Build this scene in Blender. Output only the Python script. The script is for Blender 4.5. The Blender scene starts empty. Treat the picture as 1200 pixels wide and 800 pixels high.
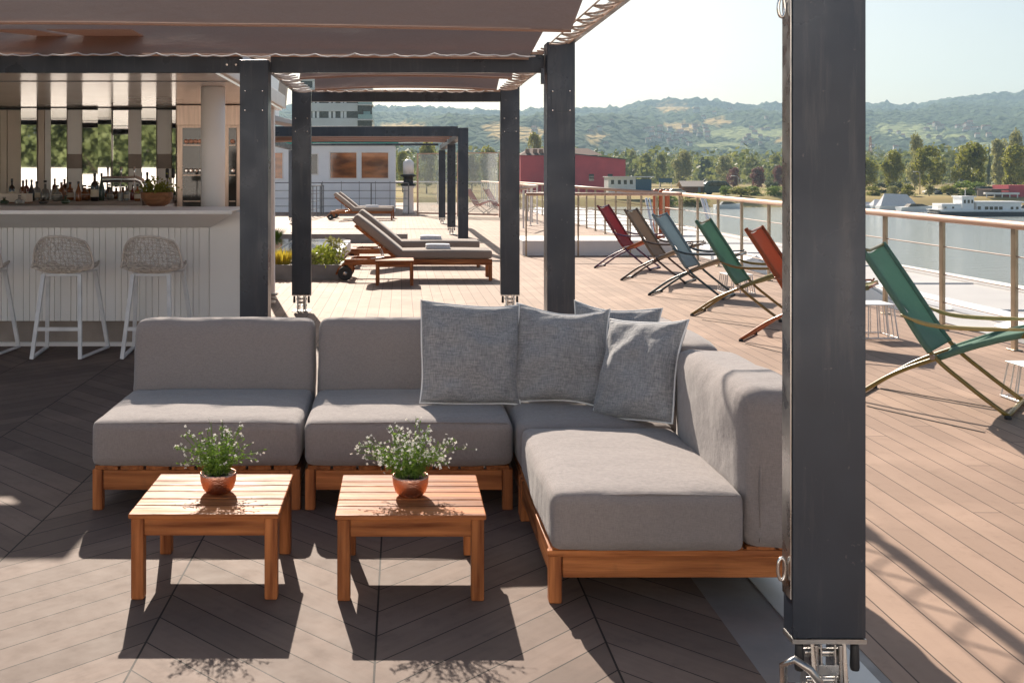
import bpy, bmesh, math, random
from mathutils import Vector, Matrix, Euler, noise
R=math.radians
random.seed(7)
S=bpy.context.scene
COL=S.collection
F=1260.0
VX,VY,H=470.0,207.0,1.5
def fx(px,k): return (px-VX)*k
def fz(py,k): return H-(py-VY)*k
def kfloor(py): return H/(py-VY)

# ------------------------------------------------------------------ materials
def newmat(name):
    m=bpy.data.materials.new(name); m.use_nodes=True
    nt=m.node_tree; b=nt.nodes['Principled BSDF']
    return m,nt,b
def L(nt,a,b): nt.links.new(a,b)
def N(nt,t,**kw):
    n=nt.nodes.new(t)
    for k,v in kw.items(): setattr(n,k,v)
    return n
def math_(nt,op,a,b=None,c=None):
    n=N(nt,'ShaderNodeMath',operation=op)
    for i,x in enumerate((a,b,c)):
        if x is None: continue
        if isinstance(x,(int,float)): n.inputs[i].default_value=x
        else: L(nt,x,n.inputs[i])
    return n.outputs[0]
def mixc(nt,fac,a,b,mode='MIX'):
    n=N(nt,'ShaderNodeMix',data_type='RGBA',blend_type=mode)
    for i,x in ((0,fac),(6,a),(7,b)):
        if isinstance(x,(int,float)): n.inputs[i].default_value=x
        elif isinstance(x,tuple): n.inputs[i].default_value=(*x[:3],1)
        else: L(nt,x,n.inputs[i])
    return n.outputs[2]
def mat(name,c1,c2=None,scale=6,stretch=(1,1,1),rough=.5,metal=0,bump=0,bscale=60,bstretch=None,detail=5,spec=.5,lo=.35,hi=.65,coat=0,trans=0,rvar=0):
    m,nt,b=newmat(name)
    tc=N(nt,'ShaderNodeTexCoord')
    mp=N(nt,'ShaderNodeMapping'); mp.inputs['Scale'].default_value=stretch
    L(nt,tc.outputs['Object'],mp.inputs[0])
    nz=N(nt,'ShaderNodeTexNoise'); nz.inputs['Scale'].default_value=scale; nz.inputs['Detail'].default_value=detail
    L(nt,mp.outputs[0],nz.inputs['Vector'])
    if c2 is None: c2=tuple(x*.8 for x in c1)
    mr=N(nt,'ShaderNodeMapRange'); mr.inputs[1].default_value=lo; mr.inputs[2].default_value=hi
    L(nt,nz.outputs[0],mr.inputs[0])
    L(nt,mixc(nt,mr.outputs[0],c1,c2),b.inputs['Base Color'])
    b.inputs['Roughness'].default_value=rough
    if rvar:
        rr=N(nt,'ShaderNodeMapRange'); rr.inputs[1].default_value=.3; rr.inputs[2].default_value=.7
        rr.inputs[3].default_value=max(0,rough-rvar); rr.inputs[4].default_value=min(1,rough+rvar)
        n3=N(nt,'ShaderNodeTexNoise'); n3.inputs['Scale'].default_value=scale*1.7; n3.inputs['Detail'].default_value=6
        L(nt,mp.outputs[0],n3.inputs['Vector']); L(nt,n3.outputs[0],rr.inputs[0]); L(nt,rr.outputs[0],b.inputs['Roughness'])
    b.inputs['Metallic'].default_value=metal
    b.inputs['Specular IOR Level'].default_value=spec
    b.inputs['Coat Weight'].default_value=coat
    b.inputs['Coat Roughness'].default_value=.25
    b.inputs['Transmission Weight'].default_value=trans
    if bump:
        n2=N(nt,'ShaderNodeTexNoise'); n2.inputs['Scale'].default_value=bscale; n2.inputs['Detail'].default_value=3
        mp2=N(nt,'ShaderNodeMapping'); mp2.inputs['Scale'].default_value=bstretch or stretch
        L(nt,tc.outputs['Object'],mp2.inputs[0]); L(nt,mp2.outputs[0],n2.inputs['Vector'])
        bp=N(nt,'ShaderNodeBump'); bp.inputs['Strength'].default_value=bump; bp.inputs['Distance'].default_value=.01
        L(nt,n2.outputs[0],bp.inputs['Height']); L(nt,bp.outputs[0],b.inputs['Normal'])
    return m
def wood(name,axis,c1=(.50,.172,.045),c2=(.16,.042,.011),rough=.5):
    st=[16,16,16]; st[axis]=1.1
    m=mat(name,c1,c2,scale=2.2,stretch=tuple(st),rough=rough,bump=.3,bscale=8,detail=9,lo=.34,hi=.7,coat=.05,rvar=.1,spec=.10)
    nt=m.node_tree; b=nt.nodes['Principled BSDF']; src=b.inputs['Base Color'].links[0].from_socket
    oi=N(nt,'ShaderNodeObjectInfo'); hs=N(nt,'ShaderNodeHueSaturation'); L(nt,src,hs.inputs['Color'])
    hs.inputs['Saturation'].default_value=.95
    v=N(nt,'ShaderNodeMapRange'); v.inputs[3].default_value=.72; v.inputs[4].default_value=1.18; L(nt,oi.outputs['Random'],v.inputs[0]); L(nt,v.outputs[0],hs.inputs['Value'])
    tc=N(nt,'ShaderNodeTexCoord'); n=N(nt,'ShaderNodeTexNoise'); n.inputs['Scale'].default_value=14; n.inputs['Detail'].default_value=6; L(nt,tc.outputs['Object'],n.inputs['Vector'])
    f=N(nt,'ShaderNodeMapRange'); f.inputs[1].default_value=.58; f.inputs[2].default_value=.75; f.inputs[4].default_value=.4; L(nt,n.outputs[0],f.inputs[0])
    L(nt,mixc(nt,f.outputs[0],hs.outputs[0],(.22,.10,.045)),b.inputs['Base Color'])
    return m
def fabric(name,c1,c2,translucent=0,bump=.35,tex=60,wr=.35):
    m,nt,b=newmat(name)
    tc=N(nt,'ShaderNodeTexCoord')
    def nz(sc,s):
        mp=N(nt,'ShaderNodeMapping'); mp.inputs['Scale'].default_value=s
        L(nt,tc.outputs['Object'],mp.inputs[0])
        n=N(nt,'ShaderNodeTexNoise'); n.inputs['Scale'].default_value=sc; n.inputs['Detail'].default_value=3
        L(nt,mp.outputs[0],n.inputs['Vector']); return n.outputs[0]
    a=nz(tex,(1,1,9)); c=nz(tex,(9,9,1)); big=nz(3,(1,1,1))
    s=math_(nt,'ADD',a,c)
    f=N(nt,'ShaderNodeMapRange'); f.inputs[1].default_value=.75; f.inputs[2].default_value=1.25
    L(nt,s,f.inputs[0])
    col=mixc(nt,f.outputs[0],c1,c2)
    col=mixc(nt,math_(nt,'MULTIPLY',big,.35),col,tuple(x*.72 for x in c1))
    L(nt,col,b.inputs['Base Color'])
    b.inputs['Roughness'].default_value=.9; b.inputs['Specular IOR Level'].default_value=.2
    b.inputs['Sheen Weight'].default_value=.25; b.inputs['Sheen Roughness'].default_value=.5
    bp=N(nt,'ShaderNodeBump'); bp.inputs['Strength'].default_value=bump; bp.inputs['Distance'].default_value=.003
    L(nt,s,bp.inputs['Height'])
    wrn=nz(7,(1,1,1)); bp2=N(nt,'ShaderNodeBump'); bp2.inputs['Strength'].default_value=wr; bp2.inputs['Distance'].default_value=.03
    L(nt,wrn,bp2.inputs['Height']); L(nt,bp2.outputs[0],bp.inputs['Normal'])
    L(nt,bp.outputs[0],b.inputs['Normal'])
    if translucent:
        tr=N(nt,'ShaderNodeBsdfTranslucent'); L(nt,col,tr.inputs[0])
        mx=N(nt,'ShaderNodeMixShader'); mx.inputs[0].default_value=translucent
        out=nt.nodes['Material Output']
        L(nt,b.outputs[0],mx.inputs[1]); L(nt,tr.outputs[0],mx.inputs[2]); L(nt,mx.outputs[0],out.inputs[0])
    return m
M={}
M['tx']=wood('teak_x',0); M['ty']=wood('teak_y',1); M['tz']=wood('teak_z',2)
M['sofa']=fabric('taupe_fabric',(.31,.272,.262),(.225,.20,.197))
M['pillow']=fabric('slate_melange',(.40,.395,.40),(.165,.175,.195),bump=.7,tex=26,wr=.8)
M['piping']=mat('white_piping',(.85,.85,.85),rough=.7)
M['lounge_fab']=fabric('lounger_fabric',(.34,.28,.235),(.27,.22,.19))
M['towel']=mat('towel',(.8,.8,.82),(.7,.7,.74),scale=40,rough=.95,bump=.5,bscale=200)
M['steel_dark']=mat('anthracite_paint',(.042,.053,.073),(.03,.038,.054),scale=2.5,rough=.33,metal=.35,rvar=.1,bump=.04,bscale=300)
def dusty(m):
    nt=m.node_tree; b=nt.nodes['Principled BSDF']; src=b.inputs['Base Color'].links[0].from_socket
    tc=N(nt,'ShaderNodeTexCoord'); mp=N(nt,'ShaderNodeMapping'); mp.inputs['Scale'].default_value=(9,9,.8); L(nt,tc.outputs['Object'],mp.inputs[0])
    n=N(nt,'ShaderNodeTexNoise'); n.inputs['Scale'].default_value=2.2; n.inputs['Detail'].default_value=9; n.inputs['Roughness'].default_value=.7; L(nt,mp.outputs[0],n.inputs['Vector'])
    f=N(nt,'ShaderNodeMapRange'); f.inputs[1].default_value=.52; f.inputs[2].default_value=.8; f.inputs[4].default_value=.28; L(nt,n.outputs[0],f.inputs[0])
    n2=N(nt,'ShaderNodeTexNoise'); n2.inputs['Scale'].default_value=30; n2.inputs['Detail'].default_value=4; L(nt,tc.outputs['Object'],n2.inputs['Vector'])
    g=N(nt,'ShaderNodeMapRange'); g.inputs[1].default_value=.70; g.inputs[2].default_value=.74; g.inputs[4].default_value=.35; L(nt,n2.outputs[0],g.inputs[0])
    L(nt,mixc(nt,math_(nt,'MAXIMUM',f.outputs[0],g.outputs[0]),src,(.20,.185,.18)),b.inputs['Base Color'])
dusty(M['steel_dark'])
M['steel']=mat('steel',(.55,.54,.53),(.4,.39,.38),scale=8,rough=.3,metal=1,rvar=.12)
M['chrome']=mat('chrome',(.8,.78,.76),rough=.12,metal=1)
M['rubber']=mat('rubber',(.02,.02,.022),rough=.6)
M['canvas']=fabric('brown_canvas',(.52,.33,.245),(.43,.27,.20),translucent=.36,bump=.2)
M['rope']=mat('rope',(.62,.5,.42),(.4,.3,.25),scale=30,rough=.8)
M['ropew']=mat('white_rope',(.8,.76,.74),rough=.7)
M['railwood']=mat('rail_wood',(.62,.42,.31),(.5,.31,.22),scale=3,stretch=(10,.6,10),rough=.45,coat=.15,rvar=.08)
M['post_steel']=mat('stanchion',(.42,.34,.25),(.3,.24,.17),scale=6,rough=.35,metal=.7)
M['wire_brown']=mat('wire_brown',(.34,.24,.19),rough=.5)
M['white']=mat('white_paint',(.82,.80,.78),(.76,.74,.72),scale=3,rough=.45)
M['boatwhite']=mat('boat_white',(.9,.9,.89),(.86,.86,.85),rough=.4)
M['whitecool']=mat('white_blue_paint',(.80,.83,.87),(.75,.78,.83),scale=2,rough=.4)
M['barwhite']=mat('bar_white',(.9,.88,.86),(.86,.84,.81),scale=2.5,rough=.42,rvar=.03)
M['wirewhite']=mat('white_powder',(.78,.78,.79),rough=.4)
M['weave']=mat('woven_cord',(.68,.61,.55),(.54,.48,.43),scale=40,rough=.7)
M['ceil']=mat('gloss_ceiling',(.84,.72,.64),(.76,.64,.57),scale=1.5,rough=.14,coat=.4)
M['beige']=mat('beige_panel',(.74,.64,.53),(.66,.57,.47),scale=2,rough=.5)
M['greige']=mat('greige_panel',(.33,.27,.23),rough=.5)
M['mirror']=mat('mirror',(.88,.87,.85),(.86,.85,.83),rough=.02,metal=1)
M['copper']=mat('copper',(.74,.42,.32),(.55,.29,.21),scale=9,rough=.27,metal=1,bump=.35,bscale=160)
M['bowlwood']=wood('bowl_wood',0,(.42,.19,.08),(.22,.09,.04))
M['soil']=mat('soil',(.03,.02,.015),rough=1)
M['grey']=mat('grey_metal',(.2,.2,.205),(.15,.15,.155),rough=.5)
M['bolt']=mat('bolt',(.8,.75,.7),rough=.25,metal=1)
M['brownglass']=mat('brown_glass',(.13,.04,.012),(.55,.19,.055),scale=.9,stretch=(1,1,3),rough=.07,spec=.8)
M['darkglass']=mat('dark_glass',(.045,.042,.035),(.02,.02,.018),scale=4,rough=.05,spec=.8)
M['teal']=mat('teal_trim',(.02,.33,.28),rough=.5)
M['steelpink']=mat('brushed_steel_warm',(.68,.52,.43),(.55,.42,.34),scale=3,stretch=(12,12,1),rough=.3,metal=.7)
def leafm(name,c1,c2,tr=.35,scale=.8):
    m,nt,b=newmat(name)
    g=N(nt,'ShaderNodeNewGeometry'); tc=N(nt,'ShaderNodeTexCoord')
    nz=N(nt,'ShaderNodeTexNoise'); nz.inputs['Scale'].default_value=scale; nz.inputs['Detail'].default_value=3
    L(nt,tc.outputs['Object'],nz.inputs['Vector'])
    r=math_(nt,'ADD',math_(nt,'MULTIPLY',g.outputs['Random Per Island'],.55),math_(nt,'MULTIPLY',nz.outputs[0],.55))
    col=mixc(nt,r,c1,c2); L(nt,col,b.inputs['Base Color'])
    b.inputs['Roughness'].default_value=.6; b.inputs['Specular IOR Level'].default_value=.25
    t=N(nt,'ShaderNodeBsdfTranslucent'); L(nt,col,t.inputs[0])
    mx=N(nt,'ShaderNodeMixShader'); mx.inputs[0].default_value=tr
    L(nt,b.outputs[0],mx.inputs[1]); L(nt,t.outputs[0],mx.inputs[2]); L(nt,mx.outputs[0],nt.nodes['Material Output'].inputs[0])
    return m
M['leaf']=leafm('tree_leaf',(.09,.125,.018),(.38,.36,.07),.5)
M['leaf_light']=leafm('tree_leaf_light',(.15,.17,.06),(.40,.38,.15),.45)
M['leaf_dark']=leafm('tree_leaf_dark',(.03,.05,.02),(.10,.13,.04),.3)
M['leaf_purple']=leafm('tree_leaf_purple',(.09,.035,.045),(.28,.13,.11),.4)
M['leaf_bright']=leafm('bush_leaf_bright',(.09,.16,.02),(.28,.36,.05),.4)
M['leaf_yellow']=leafm('yellow_leaf',(.40,.30,.03),(.62,.50,.06),.4,8)
M['leaf_lime']=leafm('lime_leaf',(.22,.32,.03),(.5,.52,.08),.4,8)
M['leaf_pot']=leafm('potted_leaf',(.05,.12,.015),(.22,.34,.06),.4,20)
M['petal']=leafm('petal',(.78,.76,.70),(.86,.85,.82),.3)
M['bark']=mat('bark',(.12,.085,.06),(.06,.045,.035),scale=5,rough=.9)

# ------------------------------------------------------------------ mesh builder
class MB:
    def __init__(s): s.v=[]; s.f=[]
    def add(s,vs,fs,Mx=None):
        o=len(s.v)
        for v in vs:
            v=Vector(v)
            if Mx is not None: v=Mx@v
            s.v.append(v)
        for f in fs: s.f.append([o+i for i in f])
        return s
    def box(s,x0,x1,y0,y1,z0,z1,Mx=None):
        vs=[(x,y,z) for z in (z0,z1) for y in (y0,y1) for x in (x0,x1)]
        return s.add(vs,[(0,2,3,1),(4,5,7,6),(0,1,5,4),(2,6,7,3),(0,4,6,2),(1,3,7,5)],Mx)
    def prism(s,poly,y0,y1,axis='y',Mx=None):
        n=len(poly); vs=[]
        for t in (y0,y1):
            for a,b in poly:
                vs.append({'y':(a,t,b),'x':(t,a,b),'z':(a,b,t)}[axis])
        fs=[list(range(n))[::-1],list(range(n,2*n))]
        for i in range(n): j=(i+1)%n; fs.append([i,j,n+j,n+i])
        return s.add(vs,fs,Mx)
    def tube(s,pts,r=.01,n=8,closed=False,cap=True,Mx=None):
        pts=[Vector(p) for p in pts]; m=len(pts)
        rs=r if isinstance(r,(list,tuple)) else [r]*m
        vs=[];fs=[]; up=None
        for i,p in enumerate(pts):
            if closed: d=pts[(i+1)%m]-pts[i-1]
            else: d=pts[min(i+1,m-1)]-pts[max(i-1,0)]
            d.normalize()
            if up is None:
                up=Vector((0,0,1)) if abs(d.z)<.9 else Vector((1,0,0))
            a=up-d*up.dot(d)
            if a.length<1e-4: a=Vector((1,0,0))-d*d.x
            a.normalize(); up=a; b=d.cross(a)
            off=math.pi/4 if n==4 else 0
            for j in range(n):
                t=2*math.pi*j/n+off; vs.append(p+(a*math.cos(t)+b*math.sin(t))*rs[i])
        for i in range(m if closed else m-1):
            i2=(i+1)%m
            for j in range(n):
                j2=(j+1)%n; fs.append([i*n+j,i*n+j2,i2*n+j2,i2*n+j])
        if cap and not closed: fs.append(list(range(n))[::-1]); fs.append([(m-1)*n+j for j in range(n)])
        return s.add(vs,fs,Mx)
    def lathe(s,prof,n=24,c=(0,0,0),Mx=None):
        vs=[];fs=[]
        for r,z in prof:
            for j in range(n):
                t=2*math.pi*j/n; vs.append((c[0]+r*math.cos(t),c[1]+r*math.sin(t),c[2]+z))
        for i in range(len(prof)-1):
            for j in range(n):
                j2=(j+1)%n; fs.append([i*n+j,i*n+j2,(i+1)*n+j2,(i+1)*n+j])
        fs.append(list(range(n))[::-1]); fs.append([(len(prof)-1)*n+j for j in range(n)])
        return s.add(vs,fs,Mx)
    def grid(s,fn,nu,nv,Mx=None,wrapu=False):
        vs=[fn(i/(nu if wrapu else nu),j/nv) for j in range(nv+1) for i in range(nu+1)]
        fs=[[j*(nu+1)+i,j*(nu+1)+i+1,(j+1)*(nu+1)+i+1,(j+1)*(nu+1)+i] for j in range(nv) for i in range(nu)]
        return s.add(vs,fs,Mx)
    def build(s,name,m,parent=None,bevel=0,smooth=False,origin=None,seg=2):
        me=bpy.data.meshes.new(name)
        vs=[v-Vector(origin) for v in s.v] if origin is not None else s.v
        me.from_pydata([tuple(v) for v in vs],[],s.f)
        me.materials.append(m)
        bm=bmesh.new(); bm.from_mesh(me); bmesh.ops.recalc_face_normals(bm,faces=bm.faces) if len(bm.faces)<20000 else None
        bm.to_mesh(me); bm.free()
        if smooth: me.shade_smooth()
        o=bpy.data.objects.new(name,me); COL.objects.link(o)
        if parent is not None: o.parent=parent
        if origin is not None: o.location=origin
        if bevel:
            md=o.modifiers.new('Bevel','BEVEL'); md.width=bevel; md.segments=seg; md.limit_method='ANGLE'; md.angle_limit=R(40)
            if not smooth:
                me.shade_smooth()
            wn=o.modifiers.new('WN','WEIGHTED_NORMAL'); wn.keep_sharp=False
        return o
def tag(o,label=None,cat=None,group=None,kind=None):
    if label: o['label']=label
    if cat: o['category']=cat
    if group: o['group']=group
    if kind: o['kind']=kind
    return o
def thing(name,label,cat,loc=(0,0,0),rz=0,group=None):
    o=bpy.data.objects.new(name,None); COL.objects.link(o); o.empty_display_size=.1
    o.location=loc; o.rotation_euler=(0,0,rz)
    return tag(o,label,cat,group)
def copy_tree(o,parent=None):
    c=o.copy(); COL.objects.link(c)
    if parent is not None:
        c.parent=parent
    for ch in list(o.children): copy_tree(ch,c)
    return c
def dup(o,label,loc=None,rz=None):
    c=copy_tree(o); c['label']=label
    if loc is not None: c.location=loc
    if rz is not None: c.rotation_euler=(0,0,rz)
    return c
def rbox(mb,x0,x1,y0,y1,z0,z1,r=.03,bulge=(0,0,0),n=10,wob=0,seed=0,Mx=None):
    """rounded, bulging cushion block"""
    c=Vector(((x0+x1)/2,(y0+y1)/2,(z0+z1)/2)); h=Vector(((x1-x0)/2,(y1-y0)/2,(z1-z0)/2))
    def dist(a,hh):
        # grid values concentrated at the edges
        inner=hh-r
        return [-hh,-hh+r*.3,-hh+r]+[ -inner+2*inner*i/n for i in range(1,n)]+[hh-r,hh-r*.3,hh]
    ax=[dist(0,h[i]) for i in range(3)]
    idx={}; vs=[]; fs=[]
    def vert(p):
        key=tuple(round(q,5) for q in p)
        if key in idx: return idx[key]
        q=Vector(p); inn=Vector([max(-(h[i]-r),min(h[i]-r,q[i])) for i in range(3)])
        d=q-inn
        if d.length>1e-9: q=inn+d.normalized()*r
        u=[q[i]/h[i] for i in range(3)]
        for i in range(3):
            a,b=[j for j in range(3) if j!=i]
            q[i]+=bulge[i]*u[i]*(1-u[a]**4)*(1-u[b]**4)
        if wob:
            q+=noise.noise_vector(Vector(p)*5+Vector((seed*3.1,seed,7)))*wob
            q+=noise.noise_vector(Vector((p[0]*16,p[1]*16,p[2]*16))+Vector((seed,0,0)))*wob*.3
        vs.append(q+c); idx[key]=len(vs)-1; return idx[key]
    for a in range(3):
        b,d=(a+1)%3,(a+2)%3
        for sgn in (-1,1):
            B=ax[b]; D=ax[d]
            for i in range(len(B)-1):
                for j in range(len(D)-1):
                    quad=[]
                    for (bi,dj) in ((i,j),(i+1,j),(i+1,j+1),(i,j+1)):
                        p=[0,0,0]; p[a]=sgn*h[a]; p[b]=B[bi]; p[d]=D[dj]; quad.append(vert(p))
                    fs.append(quad if sgn>0 else quad[::-1])
    mb.add(vs,fs,Mx); return mb

# ------------------------------------------------------------------ camera, light, world
cam=bpy.data.cameras.new('camera'); co=bpy.data.objects.new('camera',cam); COL.objects.link(co)
co.location=(0,0,H); co.rotation_euler=(R(90),0,0)
cam.sensor_width=36; cam.lens=36*F/1200; cam.shift_x=(600-VX)/1200; cam.shift_y=-(400-VY)/1200
cam.clip_start=.1; cam.clip_end=9000
S.camera=co
DX,DY=.27,1.48   # shadow offset per metre of height: +X, -Y
el=math.atan(1/math.hypot(DX,DY)); azl=math.atan2(DX,DY)
sd=Vector((-DX,DY,1)).normalized()
sun=bpy.data.lights.new('sun','SUN'); sun.energy=5.0; sun.angle=R(.53); sun.color=(1,.88,.745)
so=bpy.data.objects.new('sun',sun); COL.objects.link(so)
so.rotation_euler=sd.to_track_quat('Z','Y').to_euler()
so.location=(0,0,30)
W=bpy.data.worlds.new('World'); S.world=W; W.use_nodes=True
wn=W.node_tree; bg=wn.nodes['Background']; sky=wn.nodes.new('ShaderNodeTexSky'); sky.sky_type='NISHITA'
sky.sun_disc=False; sky.sun_elevation=el; sky.sun_rotation=-azl; sky.air_density=1.0; sky.dust_density=2.2; sky.ozone_density=.6
wn.links.new(sky.outputs[0],bg.inputs[0]); bg.inputs[1].default_value=.056
S.view_settings.view_transform='Standard'; S.view_settings.look='None'; S.view_settings.exposure=1.0; S.view_settings.gamma=1
S.render.engine='CYCLES'
S.cycles.max_bounces=8; S.cycles.transparent_max_bounces=12; S.cycles.volume_bounces=0

# ------------------------------------------------------------------ decks
def deckmat(name,chevron):
    m,nt,b=newmat(name)
    tc=N(nt,'ShaderNodeTexCoord'); sp=N(nt,'ShaderNodeSeparateXYZ'); L(nt,tc.outputs['Object'],sp.inputs[0])
    X,Y=sp.outputs[0],sp.outputs[1]
    if chevron:
        xs=math_(nt,'ADD',X,.081+74.2)
        P=math_(nt,'PINGPONG',xs,.742)
        zone=math_(nt,'FLOOR',math_(nt,'DIVIDE',xs,.742))
        v=math_(nt,'DIVIDE',math_(nt,'ADD',math_(nt,'SUBTRACT',Y,P),40.0),.196)
        pid=math_(nt,'FLOOR',v); fr=math_(nt,'FRACT',v)
        ge=math_(nt,'MINIMUM',fr,math_(nt,'SUBTRACT',1,fr))
        g1=math_(nt,'LESS_THAN',ge,.017)
        e=math_(nt,'MINIMUM',P,math_(nt,'SUBTRACT',.742,P)); g2=math_(nt,'LESS_THAN',e,.0035)
        gr=math_(nt,'MAXIMUM',g1,g2)
        idv=math_(nt,'ADD',pid,math_(nt,'MULTIPLY',zone,37.7))
        al=math_(nt,'ADD',P,Y); ac=math_(nt,'SUBTRACT',Y,P)
    else:
        wdt=.1275
        v=math_(nt,'DIVIDE',math_(nt,'ADD',X,127.5-.006),wdt)
        bid=math_(nt,'FLOOR',v); fr=math_(nt,'FRACT',v)
        ge=math_(nt,'MINIMUM',fr,math_(nt,'SUBTRACT',1,fr)); g1=math_(nt,'LESS_THAN',ge,.022)
        wn0=N(nt,'ShaderNodeTexWhiteNoise',noise_dimensions='1D'); L(nt,bid,wn0.inputs['W'])
        v2=math_(nt,'DIVIDE',math_(nt,'ADD',Y,math_(nt,'MULTIPLY',wn0.outputs[0],2.6)),2.6)
        fr2=math_(nt,'FRACT',v2); g2=math_(nt,'LESS_THAN',fr2,.0022)
        gr=math_(nt,'MAXIMUM',g1,g2)
        idv=math_(nt,'ADD',bid,math_(nt,'MULTIPLY',math_(nt,'FLOOR',v2),51.3))
        al=Y; ac=X
    w=N(nt,'ShaderNodeTexWhiteNoise',noise_dimensions='1D'); L(nt,idv,w.inputs['W'])
    cb=N(nt,'ShaderNodeCombineXYZ'); L(nt,math_(nt,'MULTIPLY',ac,14.0),cb.inputs[0]); L(nt,math_(nt,'MULTIPLY',al,.9),cb.inputs[1]); L(nt,idv,cb.inputs[2])
    nz=N(nt,'ShaderNodeTexNoise'); nz.inputs['Scale'].default_value=2.2; nz.inputs['Detail'].default_value=7; L(nt,cb.outputs[0],nz.inputs['Vector'])
    n2=N(nt,'ShaderNodeTexNoise'); n2.inputs['Scale'].default_value=1.3; n2.inputs['Detail'].default_value=6; L(nt,tc.outputs['Object'],n2.inputs['Vector'])
    n3=N(nt,'ShaderNodeTexNoise'); n3.inputs['Scale'].default_value=9; n3.inputs['Detail'].default_value=8; n3.inputs['Roughness'].default_value=.75; L(nt,tc.outputs['Object'],n3.inputs['Vector'])
    if chevron: cA,cB,cG=(.215,.152,.122),(.13,.092,.076),(.02,.015,.013)
    else: cA,cB,cG=(.375,.262,.198),(.30,.205,.155),(.075,.05,.038)
    c=mixc(nt,nz.outputs[0],cA,cB)
    c=mixc(nt,math_(nt,'MULTIPLY',w.outputs[0],.75),c,tuple(x*.8 for x in cB))
    st=N(nt,'ShaderNodeMapRange'); st.inputs[1].default_value=.5; st.inputs[2].default_value=.75; st.inputs[4].default_value=.7; L(nt,n2.outputs[0],st.inputs[0])
    c=mixc(nt,st.outputs[0],c,tuple(x*1.25 for x in cA))
    s3=N(nt,'ShaderNodeMapRange'); s3.inputs[1].default_value=.52; s3.inputs[2].default_value=.8; s3.inputs[4].default_value=.6; L(nt,n3.outputs[0],s3.inputs[0])
    c=mixc(nt,s3.outputs[0],c,tuple(x*.7 for x in cB))
    c=mixc(nt,gr,c,cG)
    L(nt,c,b.inputs['Base Color'])
    rr=N(nt,'ShaderNodeMapRange'); rr.inputs[3].default_value=.6; rr.inputs[4].default_value=.82; L(nt,n3.outputs[0],rr.inputs[0]); L(nt,rr.outputs[0],b.inputs['Roughness'])
    b.inputs['Specular IOR Level'].default_value=.22
    hgt=math_(nt,'SUBTRACT',math_(nt,'MULTIPLY',nz.outputs[0],.12),gr)
    bp=N(nt,'ShaderNodeBump'); bp.inputs['Strength'].default_value=.5; bp.inputs['Distance'].default_value=.004
    L(nt,hgt,bp.inputs['Height']); L(nt,bp.outputs[0],b.inputs['Normal'])
    return m
M['chev']=deckmat('chevron_deck',True); M['strip']=deckmat('straight_deck',False)
M['plate']=mat('grey_plate',(.22,.20,.19),(.15,.135,.13),scale=2.5,rough=.5,bump=.1,bscale=30,rvar=.15)
def slab(name,x0,x1,y0,y1,z1,m,th=.05,kind='structure'):
    o=MB().box(x0,x1,y0,y1,z1-th,z1).build(name,m); o['kind']=kind; return o
slab('chevron_deck',-13,1.085,-14,9.5,0,M['chev'])
slab('deck_border',1.085,1.46,-14,9.5,-.002,M['plate'],.048)
slab('drain_strip',1.30,1.42,-14,9.5,.003,mat('pale_metal',(.5,.5,.49),(.42,.42,.41),scale=3,rough=.4,metal=.3),.004)
slab('board_deck',1.46,5.6,-14,62,0,M['strip'])
slab('board_deck',-13,1.458,9.502,62,0,M['strip'])
# thin dark lines slanting across the boards
M['dark_line']=mat('dark_line',(.03,.022,.02),rough=.9)
for (a,b_) in (((1016,476),(1154,507)),((1032,455),(1172,479)),((874,403),(935,418)),((823,375),(918,388))):
    ka,kb=kfloor(a[1]),kfloor(b_[1])
    p=Vector((fx(a[0],ka),F*ka,0)); q=Vector((fx(b_[0],kb),F*kb,0)); d=(q-p).normalized(); n=Vector((-d.y,d.x,0))*.007
    o=MB().prism([(v.x,v.y) for v in (p-n,q-n,q+n,p+n)],.0015,.004,axis='z').build('deck_line',M['dark_line']); o['kind']='structure'
# ship side, seen from other places
o=MB().box(-13,5.6,-14,62,-4.9,-.06).build('ship_side',M['white']); o['kind']='structure'

# ------------------------------------------------------------------ sofa modules
def leg(x,y,z0,z1,w=.045): return MB().box(x-w/2,x+w/2,y-w/2,y+w/2,z0,z1)
def sofa_base(root,x0,x1,y0,y1):
    zt,zb=.185,.09
    for x in (x0+.025,x1-.025):
        for y in (y0+.025,y1-.025): leg(x,y,0,zt,.046).build('leg',M['tz'],root,bevel=.006)
    MB().box(x0+.05,x1-.05,y0+.008,y0+.035,zb,zt-.006).build('rail',M['tx'],root,bevel=.004)
    MB().box(x0+.05,x1-.05,y1-.035,y1-.008,zb,zt-.006).build('rail',M['tx'],root,bevel=.004)
    MB().box(x0+.008,x0+.035,y0+.05,y1-.05,zb,zt-.006).build('rail',M['ty'],root,bevel=.004)
    MB().box(x1-.035,x1-.008,y0+.05,y1-.05,zb,zt-.006).build('rail',M['ty'],root,bevel=.004)
    s=MB(); n=8; w=(x1-x0-.02)/n
    for i in range(n): s.box(x0+.01+i*w+.004,x0+.01+(i+1)*w-.008,y0+.004,y1-.004,zt-.004,zt+.016)
    s.build('seat_slats',M['ty'],root,bevel=.003)
def seam(root,x0,x1,y,z,r=.004):
    pass
gs='teak lounge sofa modules with taupe cushions'
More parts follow.
